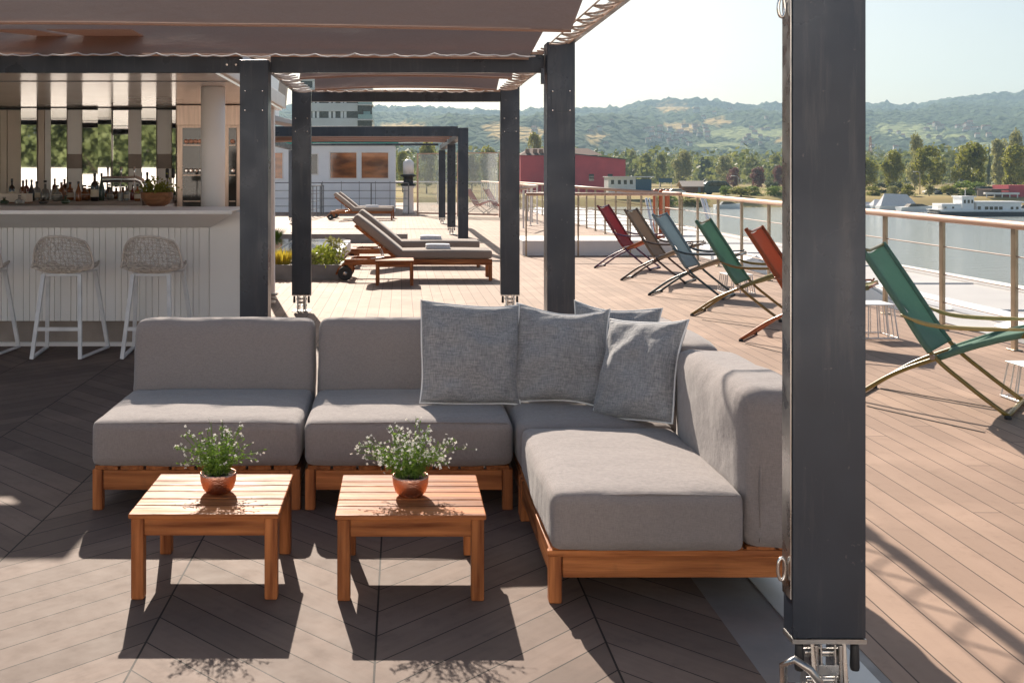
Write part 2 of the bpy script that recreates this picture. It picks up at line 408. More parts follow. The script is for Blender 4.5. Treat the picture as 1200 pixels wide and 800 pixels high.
def sofa_module(label,ox,oy,rz,seed,w=.94,d=1.03):
    # local: x 0..w, y 0..d (front y=0, backrest at y=d)
    t=thing('sofa_module',label,'sofa',(ox,oy,0),rz,gs)
    sofa_base(t,0,w,0,d)
    o=rbox(MB(),.004,w-.004,-.03,d-.30,.203,.405,r=.035,bulge=(.006,.008,.012),wob=.006,seed=seed,n=12).build('seat_cushion',M['sofa'],t,smooth=True)
    MB().tube([(.03,-.0205,.396),(w*.5,-.026,.402),(w-.03,-.0205,.396)],.003,6).build('piping',M['sofa'],o,smooth=True)
    Mx=Matrix.Translation((0,d-.33,.2))@Matrix.Rotation(R(-7),4,'X')
    rbox(MB(),.006,w-.006,-.01,.215,.0,.562,r=.045,bulge=(.005,.014,.008),wob=.008,seed=seed+5,n=12,Mx=Mx).build('back_cushion',M['sofa'],t,smooth=True)
    bf=MB(); bf.box(.05,w-.05,d-.03,d-.005,.2,.5); bf.build('back_frame',M['tx'],t,bevel=.004)
    return t
sofa_module('left end teak sofa module, taupe seat and back cushion, nearest the bar stools',-1.392,4.835,0,1)
sofa_module('middle sofa module behind the second coffee table, with the large piped pillow on it',-.435,4.835,0,2)
# corner module: two backs
t=thing('corner_sofa_module','corner sofa module with backrests on two sides, half hidden under scatter pillows','sofa',(.52,4.75,0),0,gs)
sofa_base(t,0,.93,0,1.11)
rbox(MB(),.004,.68,-.02,.83,.203,.405,r=.035,bulge=(.006,.008,.012),wob=.006,seed=9,n=12).build('seat_cushion',M['sofa'],t,smooth=True)
rbox(MB(),.006,.66,.84,1.06,.2,.755,r=.045,bulge=(.006,.02,.012),wob=.008,seed=12,n=12).build('back_cushion',M['sofa'],t,smooth=True)
rbox(MB(),.68,.905,.0,1.06,.2,.755,r=.05,bulge=(.015,.006,.012),wob=.009,seed=14,n=12).build('back_cushion',M['sofa'],t,smooth=True)
# right module turned: back on the right
t=thing('sofa_module','right hand sofa module with wide sunlit seat, backrest against the big dark post','sofa',(.518,3.775,0),0,gs)
sofa_base(t,0,.93,0,.95)
MB().box(-.004,.935,-.006,.02,.168,.19).build('front_ledge',M['tx'],t,bevel=.004)
o=rbox(MB(),.006,.675,-.045,.945,.198,.40,r=.032,bulge=(.008,.008,.018),wob=.006,seed=21,n=14).build('seat_cushion',M['sofa'],t,smooth=True)
MB().tube([(.035,-.0355,.391),(.34,-.040,.398),(.645,-.0355,.391)],.003,6).build('piping',M['sofa'],o,smooth=True)
o=rbox(MB(),.685,.93,-.02,.95,.198,.745,r=.05,bulge=(.022,.008,.02),wob=.012,seed=23,n=14).build('back_cushion',M['sofa'],t,smooth=True)
MB().tube([(.735,-.018,.225),(.735,-.026,.45),(.738,-.018,.68)],.0035,6).build('piping',M['sofa'],o,smooth=True)

# ------------------------------------------------------------------ pillows
gp='scatter pillows on the corner sofa'
def pillow(label,c,size,euler,seed,T=.085):
    t=thing('pillow',label,'pillow',c,0,gp); t.rotation_euler=euler
    a=size/2; n=26; rnd=Vector((seed*3.3,seed*1.7,0))
    def outline(u,v):
        x=a*u*(1-.08*(1-v*v)+.03*math.sin(v*3+seed)); z=a*v*(1-.06*(1-u*u)+.035*math.sin(u*2.5+seed*2))
        return x,z
    def fn(sgn):
        def f(i,j):
            u=-1+2*i; v=-1+2*j
            u=math.sin(u*math.pi/2)*.35+u*.65; v=math.sin(v*math.pi/2)*.35+v*.65
            x,z=outline(u,v)
            q=max(0,(1-u*u)*(1-v*v)); th=T*q**.42
            w=noise.noise(Vector((x*8,z*8,sgn))+rnd)*.032*min(1,q*3)+noise.noise(Vector((x*22,z*22,sgn*2))+rnd)*.006*min(1,q*4)
            # creases radiating from the corners
            cr=0
            for cu in (-1,1):
                for cv in (-1,1):
                    dx,dz=u-cu,v-cv; d=math.hypot(dx,dz); an=math.atan2(dz,dx)
                    cr+=.011*math.sin(an*9+seed+cu*2+cv)*math.exp(-d*2.6)*min(1,q*10)
            sag=-.018*(1-u*u)*max(0,v)
            return (x,sgn*(th+w+cr),z+sag)
        return f
    m=MB(); m.grid(fn(1),n,n); m.grid(fn(-1),n,n)
    o=m.build('pillow_cover',M['pillow'],t,smooth=True)
    bm=bmesh.new(); bm.from_mesh(o.data); bmesh.ops.remove_doubles(bm,verts=bm.verts,dist=.0008); bmesh.ops.recalc_face_normals(bm,faces=bm.faces); bm.to_mesh(o.data); bm.free(); o.data.shade_smooth()
    pts=[]
    for k in range(4):
        for i in range(16):
            s=-1+2*i/16
            u,v=[(s,-1),(1,s),(-s,1),(-1,-s)][k]
            x,z=outline(u,v); pts.append((x,noise.noise(Vector((x*6,z*6,3))+rnd)*.006,z-.018*(1-u*u)*max(0,v)))
    MB().tube(pts,.0048,6,closed=True).build('piping',M['piping'],t,smooth=True)
    return t
pillow('large blue grey pillow with white piping standing alone on the middle sofa module',(.335,5.20,.650),.50,(R(-17),R(3),R(6)),1)
pillow('second pillow from the left, slate grey, its piped right edge lit',(.765,5.19,.640),.47,(R(-19),R(1),R(-17)),2)
pillow('rear pillow tucked into the sofa corner, mostly hidden behind the others',(1.07,5.43,.63),.45,(R(-12),R(4),R(-22)),3)
pillow('front right pillow turned towards the seat, tilted on one corner against the side backrest',(1.075,4.85,.635),.47,(R(-20),R(-6),R(-56)),4)

# ------------------------------------------------------------------ coffee tables
gt='slatted teak coffee tables'
def make_table(label,loc,w=.522,d=.52,h=.308,group=gt):
    t=thing('coffee_table',label,'table',loc,0,group)
    lw=.046
    for x in (-w/2+lw/2+.001,w/2-lw/2-.001):
        for y in (lw/2+.012,d-lw/2-.004): leg(x,y,0,h-.018,lw).build('leg',M['tz'],t,bevel=.006)
    for y in (.022,d-.04): MB().box(-w/2+lw,w/2-lw,y,y+.02,h-.083,h-.019).build('apron',M['tx'],t,bevel=.003)
    for x in (-w/2+.012,w/2-.032): MB().box(x,x+.02,lw+.012,d-lw-.004,h-.083,h-.019).build('apron',M['ty'],t,bevel=.003)
    ws=[.105,.075,.09,.075,.06,.095]; s=sum(ws); y=0
    for i,ww in enumerate(ws):
        ww=ww/s*d; o=MB()
        o.box(-w/2-.006,w/2+.006,y+.0015,y+ww-.0035,h-.018,h+random.uniform(-.0006,.0006))
        o.build('slat',M['tx'],t,bevel=.0045); y+=ww
    return t
tab1=make_table('left slatted teak coffee table in front of the left sofa module',(-.699,3.80,0))
tab2=dup(tab1,'right slatted teak coffee table in front of the middle sofa module',(.034,3.787,0))
# ------------------------------------------------------------------ potted flowers
def bez(p0,p1,p2,n):
    return [p0*(1-t)**2+p1*2*t*(1-t)+p2*t*t for t in [i/n for i in range(n+1)]]
def potted(label,loc,seed,nst,dense):
    rnd=random.Random(seed)
    t=thing('potted_plant',label,'plant',loc,0,'flowering plants in copper bowls')
    prof=[(.03,0),(.045,.004),(.058,.02),(.066,.045),(.068,.07),(.0675,.078),(.0635,.078),(.062,.066),(.055,.06)]
    MB().lathe(prof,36).build('bowl',M['copper'],t,smooth=True)
    MB().lathe([(.06,.058),(.06,.062),(.03,.067)],20).build('soil',M['soil'],t,smooth=True)
    st=MB(); lf=MB(); fl=MB()
    def leafq(p,d,l,w):
        d=d.normalized(); s=d.cross(Vector((rnd.uniform(-1,1),rnd.uniform(-1,1),rnd.uniform(-1,1)))).normalized()
        n=s.cross(d)*l*.15
        lf.add([p,p+d*l*.35+s*w+n,p+d*l*.7+s*w*.8+n,p+d*l,p+d*l*.7-s*w*.8+n,p+d*l*.35-s*w+n],[(0,1,2,3,4,5)])
    def flower(p,sz):
        n=Vector((rnd.gauss(0,.6),rnd.gauss(0,.6)-.4,rnd.gauss(.5,.5))).normalized()
        a=n.orthogonal().normalized(); b=n.cross(a)
        for j in range(4):
            th=j*math.pi/2+.4+rnd.uniform(-.2,.2); d=a*math.cos(th)+b*math.sin(th); s=n.cross(d)
            fl.add([p,p+d*sz*.5+s*sz*.32+n*sz*.1,p+d*sz,p+d*sz*.5-s*sz*.32+n*sz*.1],[(0,1,2,3)])
    for i in range(nst):
        an=rnd.uniform(0,2*math.pi); sp=abs(rnd.gauss(0,.72)); sp=min(sp,1.15); 
        long=rnd.random()<.3
        Ln=rnd.uniform(.11,.19) if not long else rnd.uniform(.17,.215)
        b=Vector((math.cos(an)*rnd.uniform(0,.05),math.sin(an)*rnd.uniform(0,.05),.062))
        dirv=Vector((math.cos(an)*sp,math.sin(an)*sp,1 if not long else .75)).normalized()
        tip=b+dirv*Ln+Vector((0,0,-.02*sp)); mid=b+Vector((dirv.x*.35,dirv.y*.35,.8))*Ln*.6
        P=bez(b,mid,tip,7); st.tube(P,[.0011]*8,4)
        for j in range(1,8):
            for q in range(3):
                if rnd.random()<(.95 if j<6 else .5):
                    dd=Vector((rnd.gauss(0,1),rnd.gauss(0,1),rnd.gauss(.3,.6)))
                    leafq(P[j],dd,rnd.uniform(.012,.026)*(1.15-.07*j),rnd.uniform(.0025,.0045))
        for q in range(rnd.randint(1,3)+(2 if dense else 0)):
            off=Vector((rnd.gauss(0,1),rnd.gauss(0,1),rnd.gauss(0,1)))*.010
            p=tip+off; st.tube([P[-2],p],[.0006,.0005],3); flower(p,rnd.uniform(.005,.0078))
        if dense:
            for q in range(3):
                p=P[rnd.randint(4,6)]+Vector((rnd.gauss(0,1),rnd.gauss(0,1),rnd.gauss(0,1)))*.014
                flower(p,rnd.uniform(.005,.0075))
    st.build('stems',M['leaf_pot'],t); lf.build('leaves',M['leaf_pot'],t); fl.build('blossoms',M['petal'],t)
    return t
potted('hammered copper bowl of sparse white flowering stems on the left coffee table',(-.69,4.06,.308),3,62,False)
potted('hammered copper bowl crowded with white blossoms on the right coffee table',(.035,4.02,.308),11,70,True)

# ------------------------------------------------------------------ pergolas
XI,XO=1.108,1.319
def post(root,x0,x1,y,z0=.19,z1=2.50,dep=.09,plate=True):
    """flat box column on a folding steel foot; front face at y"""
    p=MB().box(x0,x1,y,y+dep,z0,z1).build('post',M['steel_dark'],root,bevel=.003)
    MB().box(x0-.001,x1+.001,y-.002,y+dep+.002,z0-.014,z0-.001).build('foot_plate',M['steel'],p)
    if plate:
        pl=MB(); a=(x1-x0)*.16
        z=2.16
        pl.box(x0+a,x1-a,y-.004,y-.0005,z-.17,z); pl.build('access_plate',M['steel_dark'],p,bevel=.001)
        b=MB()
        for xx in (x0+a*.95+.008,x1-a*.95-.008):
            for zz in (z-.012,z-.158): b.lathe([(.006,0),(.006,.003),(.003,.005)],8,Mx=Matrix.Translation((xx,y-.004,zz))@Matrix.Rotation(R(90),4,'X'))
        b.build('bolts',M['bolt'],p)
    f=MB(); cx=(x0+x1)/2; cy=y+dep/2; w=(x1-x0)
    for s in (-1,1):
        f.prism([(cy-.055,0.0),(cy+.055,0.0),(cy+.03,z0-.014),(cy-.03,z0-.014)],cx+s*.045-.006,cx+s*.045+.006,axis='x')
        f.prism([(cy-.04,.0),(cy+.04,.0),(cy+.03,z0-.02),(cy-.03,z0-.02)],cx+s*.02-.003,cx+s*.02+.003,axis='x')
        f.tube([(cx+s*.035,cy-.03,z0-.02),(cx+s*.035,cy-.035,z0*.1)],.008,8)
    f.tube([(cx-.06,cy,z0*.72),(cx+.06,cy,z0*.72)],.012,10); f.tube([(cx-.06,cy-.02,z0*.35),(cx+.06,cy-.02,z0*.35)],.009,10)
    f.box(cx-.035,cx+.035,cy-.035,cy-.028,z0*.45,z0*.6)
    f.box(cx-.1,cx+.1,cy-.09,cy+.09,0,.008)
    f.build('folding_foot',M['steel'],p,bevel=.0015)
    for s in (-1,1):
        MB().lathe([(.012,0),(.014,.01),(.012,.07),(.009,.075)],10,c=(cx+s*w*.38,cy-.02,z0-.095)).build('rubber_stop',M['rubber'],p,smooth=True)
    return p
def louvre(root,x0b,x1b,x0t,x1t,ylow,zlow,dy,arch=.05,seed=0,thick=.008):
    """a strip of canvas laced across, tipped back so that its lower edge is the near one"""
    sl=1/DY  # tilt made up to follow the sun's rays, so strips cast hardly any shade
    def pt(u,v,o):
        xb=x0b+(x1b-x0b)*u; xt=x0t+(x1t-x0t)*u; x=xb+(xt-xb)*v
        z=zlow+arch*(1-(2*u-1)**2)+dy*v*sl+noise.noise(Vector((x*1.3,v*2,seed)))*.003
        return (x,ylow+dy*v-o*sl*.8,z+o)
    m=MB(); m.grid(lambda u,v:pt(u,v,0),40,6); m.grid(lambda u,v:pt(u,v,thick),40,6)
    c=m.build('canvas_strip',M['canvas'],root,smooth=True)
    h=MB()
    h.tube([pt(i/30,0,-.002) for i in range(31)],.010,6)
    h.build('hem',M['canvas'],c,smooth=True)
    return c
def lace(root,p0,p1,off,pitch,r=.006,m='rope'):
    p0,p1,off=Vector(p0),Vector(p1),Vector(off); d=p1-p0; n=max(2,int(d.length/pitch)); pts=[]
    for i in range(n*2+1):
        p=p0+d*(i/(n*2)); pts.append(p+(off if i%2 else Vector((0,0,0)))+Vector((0,0,random.uniform(-.008,.008))))
    # soften into sagging loops
    q=[]
    for i in range(len(pts)-1):
        for j in range(3):
            tt=j/3; q.append(pts[i].lerp(pts[i+1],tt)+Vector((0,0,-.014*math.sin(math.pi*tt))))
    q.append(pts[-1])
    return MB().tube(q,r,5).build('lacing',M[m],root,smooth=True)
def carabiner(root,x,y,z,s=.03):
    pts=[(x,y-.004+.0*math.cos(a),z) for a in (0,)]
    pts=[(x+math.cos(a)*s*.35,y,z+math.sin(a)*s) for a in [i*math.pi/8 for i in range(16)]]
    MB().tube(pts,.005,6,closed=True).build('lashing_ring',M['chrome'],root,smooth=True)
# front pergola
pg=thing('pergola','nearest dark steel pergola with brown canvas strips, over the corner sofa','pergola',(0,0,0),0,'dark steel pergolas on the deck')
pn=post(pg,XI+.003,XO,3.05,.19,2.51,.075,plate=False)
MB().box(XI-.002,XI+.001,3.055,3.12,.3,2.5).build('side_channel',M['steel'],pn)
carabiner(pn,XI-.016,3.085,.375,.032); carabiner(pn,XI-.016,3.085,1.985,.028)
# lever and small foot beside the near post
lv=MB(); lv.tube([(XI-.03,3.02,.0),(XI-.035,3.02,.13),(XI-.01,3.0,.155),(XI+.03,2.99,.13),(XI+.08,2.98,.06)],.011,10)
lv.build('lock_lever',M['steel'],pn,smooth=True)
MB().lathe([(.015,0),(.017,.008),(.016,.05),(.012,.056)],12,c=(XI-.03,3.02,.0)).build('lever_foot',M['rubber'],pn,smooth=True)
post(pg,XI,XO,8.15,.19,2.52,.2)
pl=post(pg,-1.223,-1.009,8.15,.19,2.385,.2)
MB().box(-1.004,1.102,8.28,8.34,2.30,2.435).build('cross_beam',M['steel_dark'],pg,bevel=.003)
bl=MB().box(-7.5,-1.228,8.28,8.34,2.30,2.435).build('cross_beam',M['steel_dark'],pg,bevel=.003)
b=MB()
for xx in (-1.34,-1.27): b.lathe([(.009,0),(.009,.004)],10,Mx=Matrix.Translation((xx,8.278,2.36))@Matrix.Rotation(R(90),4,'X'))
b.build('bolts',M['bolt'],bl)
MB().box(-7.5,XI-.01,8.27,8.34,2.44,2.46).build('lit_edge',M['railwood'],pg,bevel=.002)  # orange strip stands in for the orange light along the beam's top edge
MB().box(1.275,XO+.001,2.2,8.148,2.512,2.575).build('side_rail',M['steel_dark'],pg,bevel=.003)
MB().box(1.26,1.274,2.2,8.148,2.505,2.52).build('edge_trim',M['railwood'],pg)
MB().box(1.06,1.085,8.14,8.165,2.20,2.32).build('tension_bracket',M['steel_dark'],pg)
louvre(pg,-7.4,.97,-7.4,1.16,8.18,2.40,.44,arch=.03,seed=1)
louvre(pg,-7.4,1.02,-7.4,1.275,6.45,2.375,.70,arch=.05,seed=5)
MB().tube([(1.12,2.4,2.50),(1.12,5,2.495),(1.12,8.1,2.50)],.006,6).build('edge_cord',M['rope'],pg)
lace(pg,(1.12,3.2,2.50),(1.12,8.1,2.50),(.145,0,0.01),.30,.008)
lace(pg,(-7.4,8.02,2.415),(1.0,8.02,2.40),(0,.12,.03),.30,.006,'ropew')
# middle pergola
k3=.00949; Y3=F*k3
pm=thing('pergola','middle dark steel pergola over the lounger walkway, between the bar and the deck chairs','pergola',(0,0,0),0,'dark steel pergolas on the deck')
post(pm,XI,XO,Y3,.19,2.50,.09); post(pm,-1.215,-1.003,Y3,.19,2.47,.09)
MB().box(-.998,XI-.003,Y3+.02,Y3+.1,2.335,2.44).build('cross_beam',M['steel_dark'],pm,bevel=.003)
MB().box(-.998,XI-.003,Y3+.01,Y3+.1,2.445,2.465).build('lit_edge',M['railwood'],pm)  # orange light on this beam's top edge, again put in as a strip
MB().box(1.285,XO,8.25,Y3-.003,2.50,2.56).build('side_rail',M['steel_dark'],pm,bevel=.003)
MB().box(-1.215,-1.18,8.42,Y3-.003,2.45,2.51).build('side_rail',M['steel_dark'],pm,bevel=.003)
MB().box(1.27,1.284,8.25,Y3-.003,2.495,2.51).build('edge_trim',M['railwood'],pm)
MB().box(-1.179,-1.165,8.42,Y3-.003,2.445,2.46).build('edge_trim',M['railwood'],pm)
louvre(pm,-.92,1.02,-.95,1.1,F*.0091,2.425,.36,arch=.03,seed=8)
louvre(pm,-.95,1.04,-.98,1.12,F*.0080,2.42,.42,arch=.03,seed=9)
louvre(pm,-.95,1.04,-.98,1.12,F*.0071,2.42,.42,arch=.03,seed=10)
lace(pm,(1.08,8.3,2.49),(1.08,Y3-.1,2.47),(.19,0,0),.2,.008); lace(pm,(-.98,8.3,2.45),(-.98,Y3-.1,2.44),(-.19,0,0),.2,.008,'ropew')
lace(pm,(-.95,Y3-.12,2.44),(1.05,Y3-.12,2.44),(0,.13,.02),.22,.006,'ropew')
# far pergola
pf=thing('pergola','farthest dark steel pergola standing past the sun loungers, before the white cabin','pergola',(0,0,0),0,'dark steel pergolas on the deck')
for y in (22.7,28.0,34.4):
    post(pf,1.205,1.42,y,.19,2.53 if y==22.7 else 2.34,.15,plate=False); post(pf,-3.6,-3.39,y,.19,2.34,.15,plate=False)
    MB().box(-3.6 if y==22.7 else -3.38,1.20,y+.0,y+.12,{22.7:2.35,28.0:2.40,34.4:2.49}[y],2.56).build('cross_beam',M['steel_dark'],pf,bevel=.004)
MB().box(1.23,1.40,22.86,34.5,2.35,2.5).build('side_rail',M['steel_dark'],pf,bevel=.004)
MB().box(-3.58,-3.42,22.86,34.5,2.35,2.5).build('side_rail',M['steel_dark'],pf,bevel=.004)
for i,y in enumerate((23.2,24.4,25.6,26.8)): louvre(pf,-3.3,1.1,-3.3,1.1,y,2.36,.22,arch=.03,seed=20+i)

# ------------------------------------------------------------------ bar
gb=None
br=thing('bar_counter','long white bar with a grooved front and sloping top ledge, behind the stools','bar',(0,0,0))
BY=9.50
c=MB(); x=-8.0
while x<-1.70:
    w=random.choice((.055,.052,.09,.055)); c.box(x+.003,min(x+w-.003,-1.69),BY,BY+.02,.225,1.07); x+=w
c.box(-8,-1.69,BY+.012,BY+.05,.225,1.07); c.build('panelled_front',M['barwhite'],br,bevel=.002)
MB().box(-1.688,-1.42,BY-.02,BY+.75,.0,1.19).build('end_panel',M['barwhite'],br,bevel=.004)
MB().box(-8,-1.69,BY+.06,BY+.12,.0,.22).build('kick_plate',M['greige'],br)
MB().box(-8,-1.69,BY+.02,BY+.058,.0,.035).build('base_trim',M['white'],br)
c=MB().prism([(BY-.42,1.215),(BY-.42,1.178),(BY-.02,1.04),(BY-.021,1.0),(BY+.8,1.0),(BY+.8,1.215)],-8,-1.421,axis='x')
# mitred right end
c=MB(); A=[(BY-.42,1.215),(BY-.42,1.182),(BY-.02,1.05),(BY+.75,1.05),(BY+.75,1.215)]
xs=[-1.425,-1.425,-1.69,-1.69,-1.425]
vs=[(-8,y,z) for y,z in A]+[(xx,y,z) for (y,z),xx in zip(A,xs)]
n=5; c.add(vs,[list(range(n)),list(range(n,2*n))[::-1]]+[[i,(i+1)%n,n+(i+1)%n,n+i] for i in range(n)])
c.build('counter_top',M['barwhite'],br,bevel=.004)
# roof over the bar
rf=thing('bar_roof','flat white roof with glossy ceiling over the bar','roof',(0,0,0))
MB().box(-9,-1.55,8.85,14.0,2.36,2.39).build('ceiling',M['ceil'],rf)
MB().box(-9,-1.52,8.82,14.1,2.392,2.56).build('roof_slab',M['white'],rf,bevel=.01)
cs=MB()
for yy in (9.7,): cs.box(-9,-1.56,yy,yy+.012,2.354,2.359)
cs.build('ceiling_joint',M['grey'],rf)
sc=tag(MB().lathe([(.115,0),(.115,1.14)],32,c=(-1.81,10.35,1.216)).build('round_column',M['barwhite'],smooth=False,origin=(-1.81,10.35,1.216)),'white round column standing on the right end of the bar counter','column')
for p_ in sc.data.polygons: p_.use_smooth=len(p_.vertices)==4
# hidden sheet added left, cut to throw shade and light streaks on the deck
ss=thing('shade_blocker','added flat brown canvas sheet before the bar roof, blocking sun from the deck','awning',(0,0,0))
for pl_ in ([(-7.5,8.07),(-2.78,8.07),(-2.50,8.66),(-2.62,8.66),(-3.05,8.2),(-3.3,8.2),(-2.9,8.98),(-7.5,8.98)],[(-2.66,8.07),(-2.02,8.07),(-2.02,8.98),(-2.6,8.98),(-2.36,8.66)]):
    MB().prism(pl_,2.60,2.606,axis='z').build('blocker_panel',M['canvas'],ss)
MB().box(-7.5,-2.0,8.72,8.78,2.608,2.64).build('blocker_batten',M['steel_dark'],ss)
# back wall strips
KB=.01063; YB=F*KB
bw=thing('bar_back_wall','bar back wall of narrow mirrored and painted upright strips','wall',(0,0,0))
strips=[(-60,0,'beige'),(0,8,'beige'),(8,25,'beige'),(25,44,'mirror'),(44,52,'beige'),(52,60,'barwhite'),(60,79,'mirror'),(79,96,'half'),(96,115,'mirror'),(115,131,'mirror'),(131,150,'mirror'),(150,166,'half'),(166,184,'mirror'),(184,201,'half'),(201,206,'mirror')]
for i,(a,b_,ty) in enumerate(strips):
    x0,x1=fx(a,KB)+.003,fx(b_,KB)-.003; y=YB+(i%3)*.012
    if ty=='half':
        MB().box(x0,x1,y-.02,y+.03,1.78,2.36).build('painted_strip',M['barwhite'],bw,bevel=.002)
        MB().box(x0,x1,y-.005,y+.03,1.0,1.60).build('painted_strip',M['barwhite'],bw,bevel=.002)
        MB().box(x0,x1,y-.012,y+.03,1.602,1.778).build('recess_panel',M['greige'],bw)
    elif ty=='mirror':
        Mx=Matrix.Translation(((x0+x1)/2,y,0))@Matrix.Rotation(R([-2.5,1.5,3,-1,2,-3,0][i%7]),4,'Z')@Matrix.Rotation(R([.5,-.4,.2][i%3]),4,'X')
        MB().box(-(x1-x0)/2,(x1-x0)/2,-.004,.004,.9,2.35,Mx=Mx).build('mirror_strip',M['mirror'],bw)
    else: MB().box(x0,x1,y-.01,y+.03,.0,2.36).build('painted_strip',M[ty],bw,bevel=.002)
MB().box(-9,-2.75,YB+.06,YB+.16,0,2.36).build('wall_panel',M['beige'],bw)
MB().box(-9,-2.7,YB-.02,YB+.02,2.33,2.357).build('black_top_strip',M['rubber'],bw)  # thin black strip along the top of the wall
# back bar shelf
bs=thing('back_counter','low service counter under the mirrored wall carrying the bottles','counter',(0,0,0))
MB().box(-9,-2.72,12.05,13.2,1.18,1.22).build('counter_top',M['greige'],bs,bevel=.004)
MB().box(-9,-2.72,12.1,13.15,0,1.178).build('cabinet',M['barwhite'],bs)
# wine fridge
kf=.0102; yf=F*kf
wf=thing('wine_cooler','tall glass fronted wine cooler in a warm steel frame behind the round column','fridge',(0,0,0))
x0,x1=fx(207,kf),fx(286,kf)
MB().box(x0,x1,yf+.02,yf+.6,0,2.355).build('cabinet',M['steelpink'],wf,bevel=.004)
MB().box(x0,x1,yf-.02,yf+.018,fz(147,kf),2.35).build('top_panel',M['steelpink'],wf,bevel=.003)
for (a,b_) in ((214,245),(268,277)):
    d=MB().box(fx(a,kf),fx(b_,kf),yf-.012,yf+.01,.2,fz(150,kf)).build('glass_door',M['darkglass'],wf)
    s=MB()
    for zz in (fz(171,kf),fz(206,kf),1.2): s.box(fx(a,kf)+.01,fx(b_,kf)-.01,yf-.022,yf-.014,zz,zz+.012)
    s.build('shelf_edge',M['steelpink'],d)
    for zz in (fz(169,kf),fz(203,kf)):
        q=MB(); nn=5 if b_-a>20 else 1
        for j in range(nn):
            q.lathe([(.028,0),(.028,.03),(.012,.035)],10,Mx=Matrix.Translation((fx(a,kf)+.05+j*.055,yf-.014,zz+.03))@Matrix.Rotation(R(90),4,'X'))
        q.build('bottle_row',M['copper'] if zz>1.8 else M['chrome'],d)
# bottles
BG={'clear':mat('clear_spirit',(.55,.55,.52),rough=.08,spec=.8,trans=.6),'amber':mat('amber_spirit',(.35,.12,.03),rough=.08,spec=.8,trans=.3),
 'green':mat('green_bottle',(.03,.06,.03),rough=.08,spec=.8),'dark':mat('dark_bottle',(.02,.015,.012),rough=.08,spec=.8),'red':mat('red_bottle',(.22,.03,.02),rough=.1,spec=.8),
 'label':mat('paper_label',(.7,.62,.48),rough=.8),'cap':mat('bottle_cap',(.03,.03,.03),rough=.4)}
def bottle(px,k,z,h,r,col,label,shape=0,lab=True):
    x,y=fx(px,k),F*k
    t=thing('bottle',label,'bottle',(x,y,z),random.uniform(0,1),'bottles on the back counter')
    if shape==0: prof=[(r*.9,0),(r,.01),(r,h*.55),(r*.85,h*.64),(r*.35,h*.72),(r*.32,h*.93),(r*.36,h*.94),(r*.36,h*.96)]
    elif shape==1: prof=[(r*.95,0),(r,.01),(r,h*.45),(r*.55,h*.65),(r*.3,h*.8),(r*.28,h*.95)]
    else: prof=[(r*.8,0),(r*1.05,h*.1),(r*1.1,h*.35),(r*.7,h*.55),(r*.3,h*.6),(r*.3,h*.85)]
    MB().lathe(prof,16).build('glass_body',BG[col],t,smooth=True)
    MB().lathe([(r*.38,h*.9),(r*.38,h*1.02)],10).build('cap',BG['cap'],t)
    if lab: MB().lathe([(r*1.02,h*.15),(r*1.02,h*.42)],16).build('paper_label',BG['label'],t)
bl=[(14,.24,.035,'dark',0),(27,.22,.04,'amber',0),(31,.23,.035,'red',0),(37,.23,.035,'dark',1),(43,.21,.045,'clear',0),(53,.22,.05,'clear',2),(67,.17,.055,'clear',2),(72,.20,.04,'amber',0),
    (82,.20,.045,'amber',0),(92,.21,.035,'amber',1),(99,.17,.06,'amber',2),(105,.16,.05,'amber',2),(111,.30,.045,'dark',0),(119,.30,.035,'green',1),(129,.14,.04,'clear',2),(141,.15,.03,'clear',0),
    (148,.16,.03,'clear',0),(156,.17,.035,'red',0),(161,.18,.035,'amber',0)]
bl_lab=['dark straight bottle above the wooden tray', 'amber bottle with label, first one right of the tray', 'thin red bottle squeezed between two amber and dark ones', 'dark tapering bottle next to the clear straight one', 'clear straight bottle left of the squat clear pair', 'squat round clear bottle with a label, left of its twin', 'squat round clear bottle without label, right of its twin', 'amber bottle just left of the half painted strip', 'broad amber bottle with a paper label under the painted strip', 'tapering amber bottle beside two squat amber decanters', 'squat amber decanter with label, left of the two', 'squat amber decanter without label, right of the two', 'tall dark wine bottle with a label at the tap end', 'tall green wine bottle at the left tip of the tap arm', 'squat clear bottle beneath the left part of the tap arm', 'small clear bottle without label beneath the middle of the tap arm', 'small clear labelled bottle beneath the right of the tap arm', 'red bottle beside the herb bowl', 'amber labelled bottle touching the herb bowl edge']
for i,(px,h,r,col,sh) in enumerate(bl):
    bottle(px,.0098+.0002*(i%3),1.22,h*1.05,r,col,bl_lab[i],sh,lab=(i%2==0))
for i,px in enumerate((5,23,51,77)):
    bottle(px,.0089,1.215,.07+.02*(i%2),.045,('green','clear','dark','green')[i],['small green flask at the far left end of the counter','small clear flask beside the wooden tray','small dark flask in front of the clear squat bottle','small green flask in front of the amber bottles'][i],2,lab=False)
tr=thing('wooden_tray','shallow wooden box tray at the left end of the bar','tray',(fx(14,.0092),F*.0092,1.216))
MB().box(-.19,.19,-.1,.1,0,.012).build('base',M['bowlwood'],tr); 
for (a,b_,c_,d_) in ((-.19,.19,-.1,-.088),(-.19,.19,.088,.1),(-.19,-.178,-.088,.088),(.178,.19,-.088,.088)): MB().box(a,b_,c_,d_,.0125,.10).build('side',M['beige'],tr,bevel=.002)
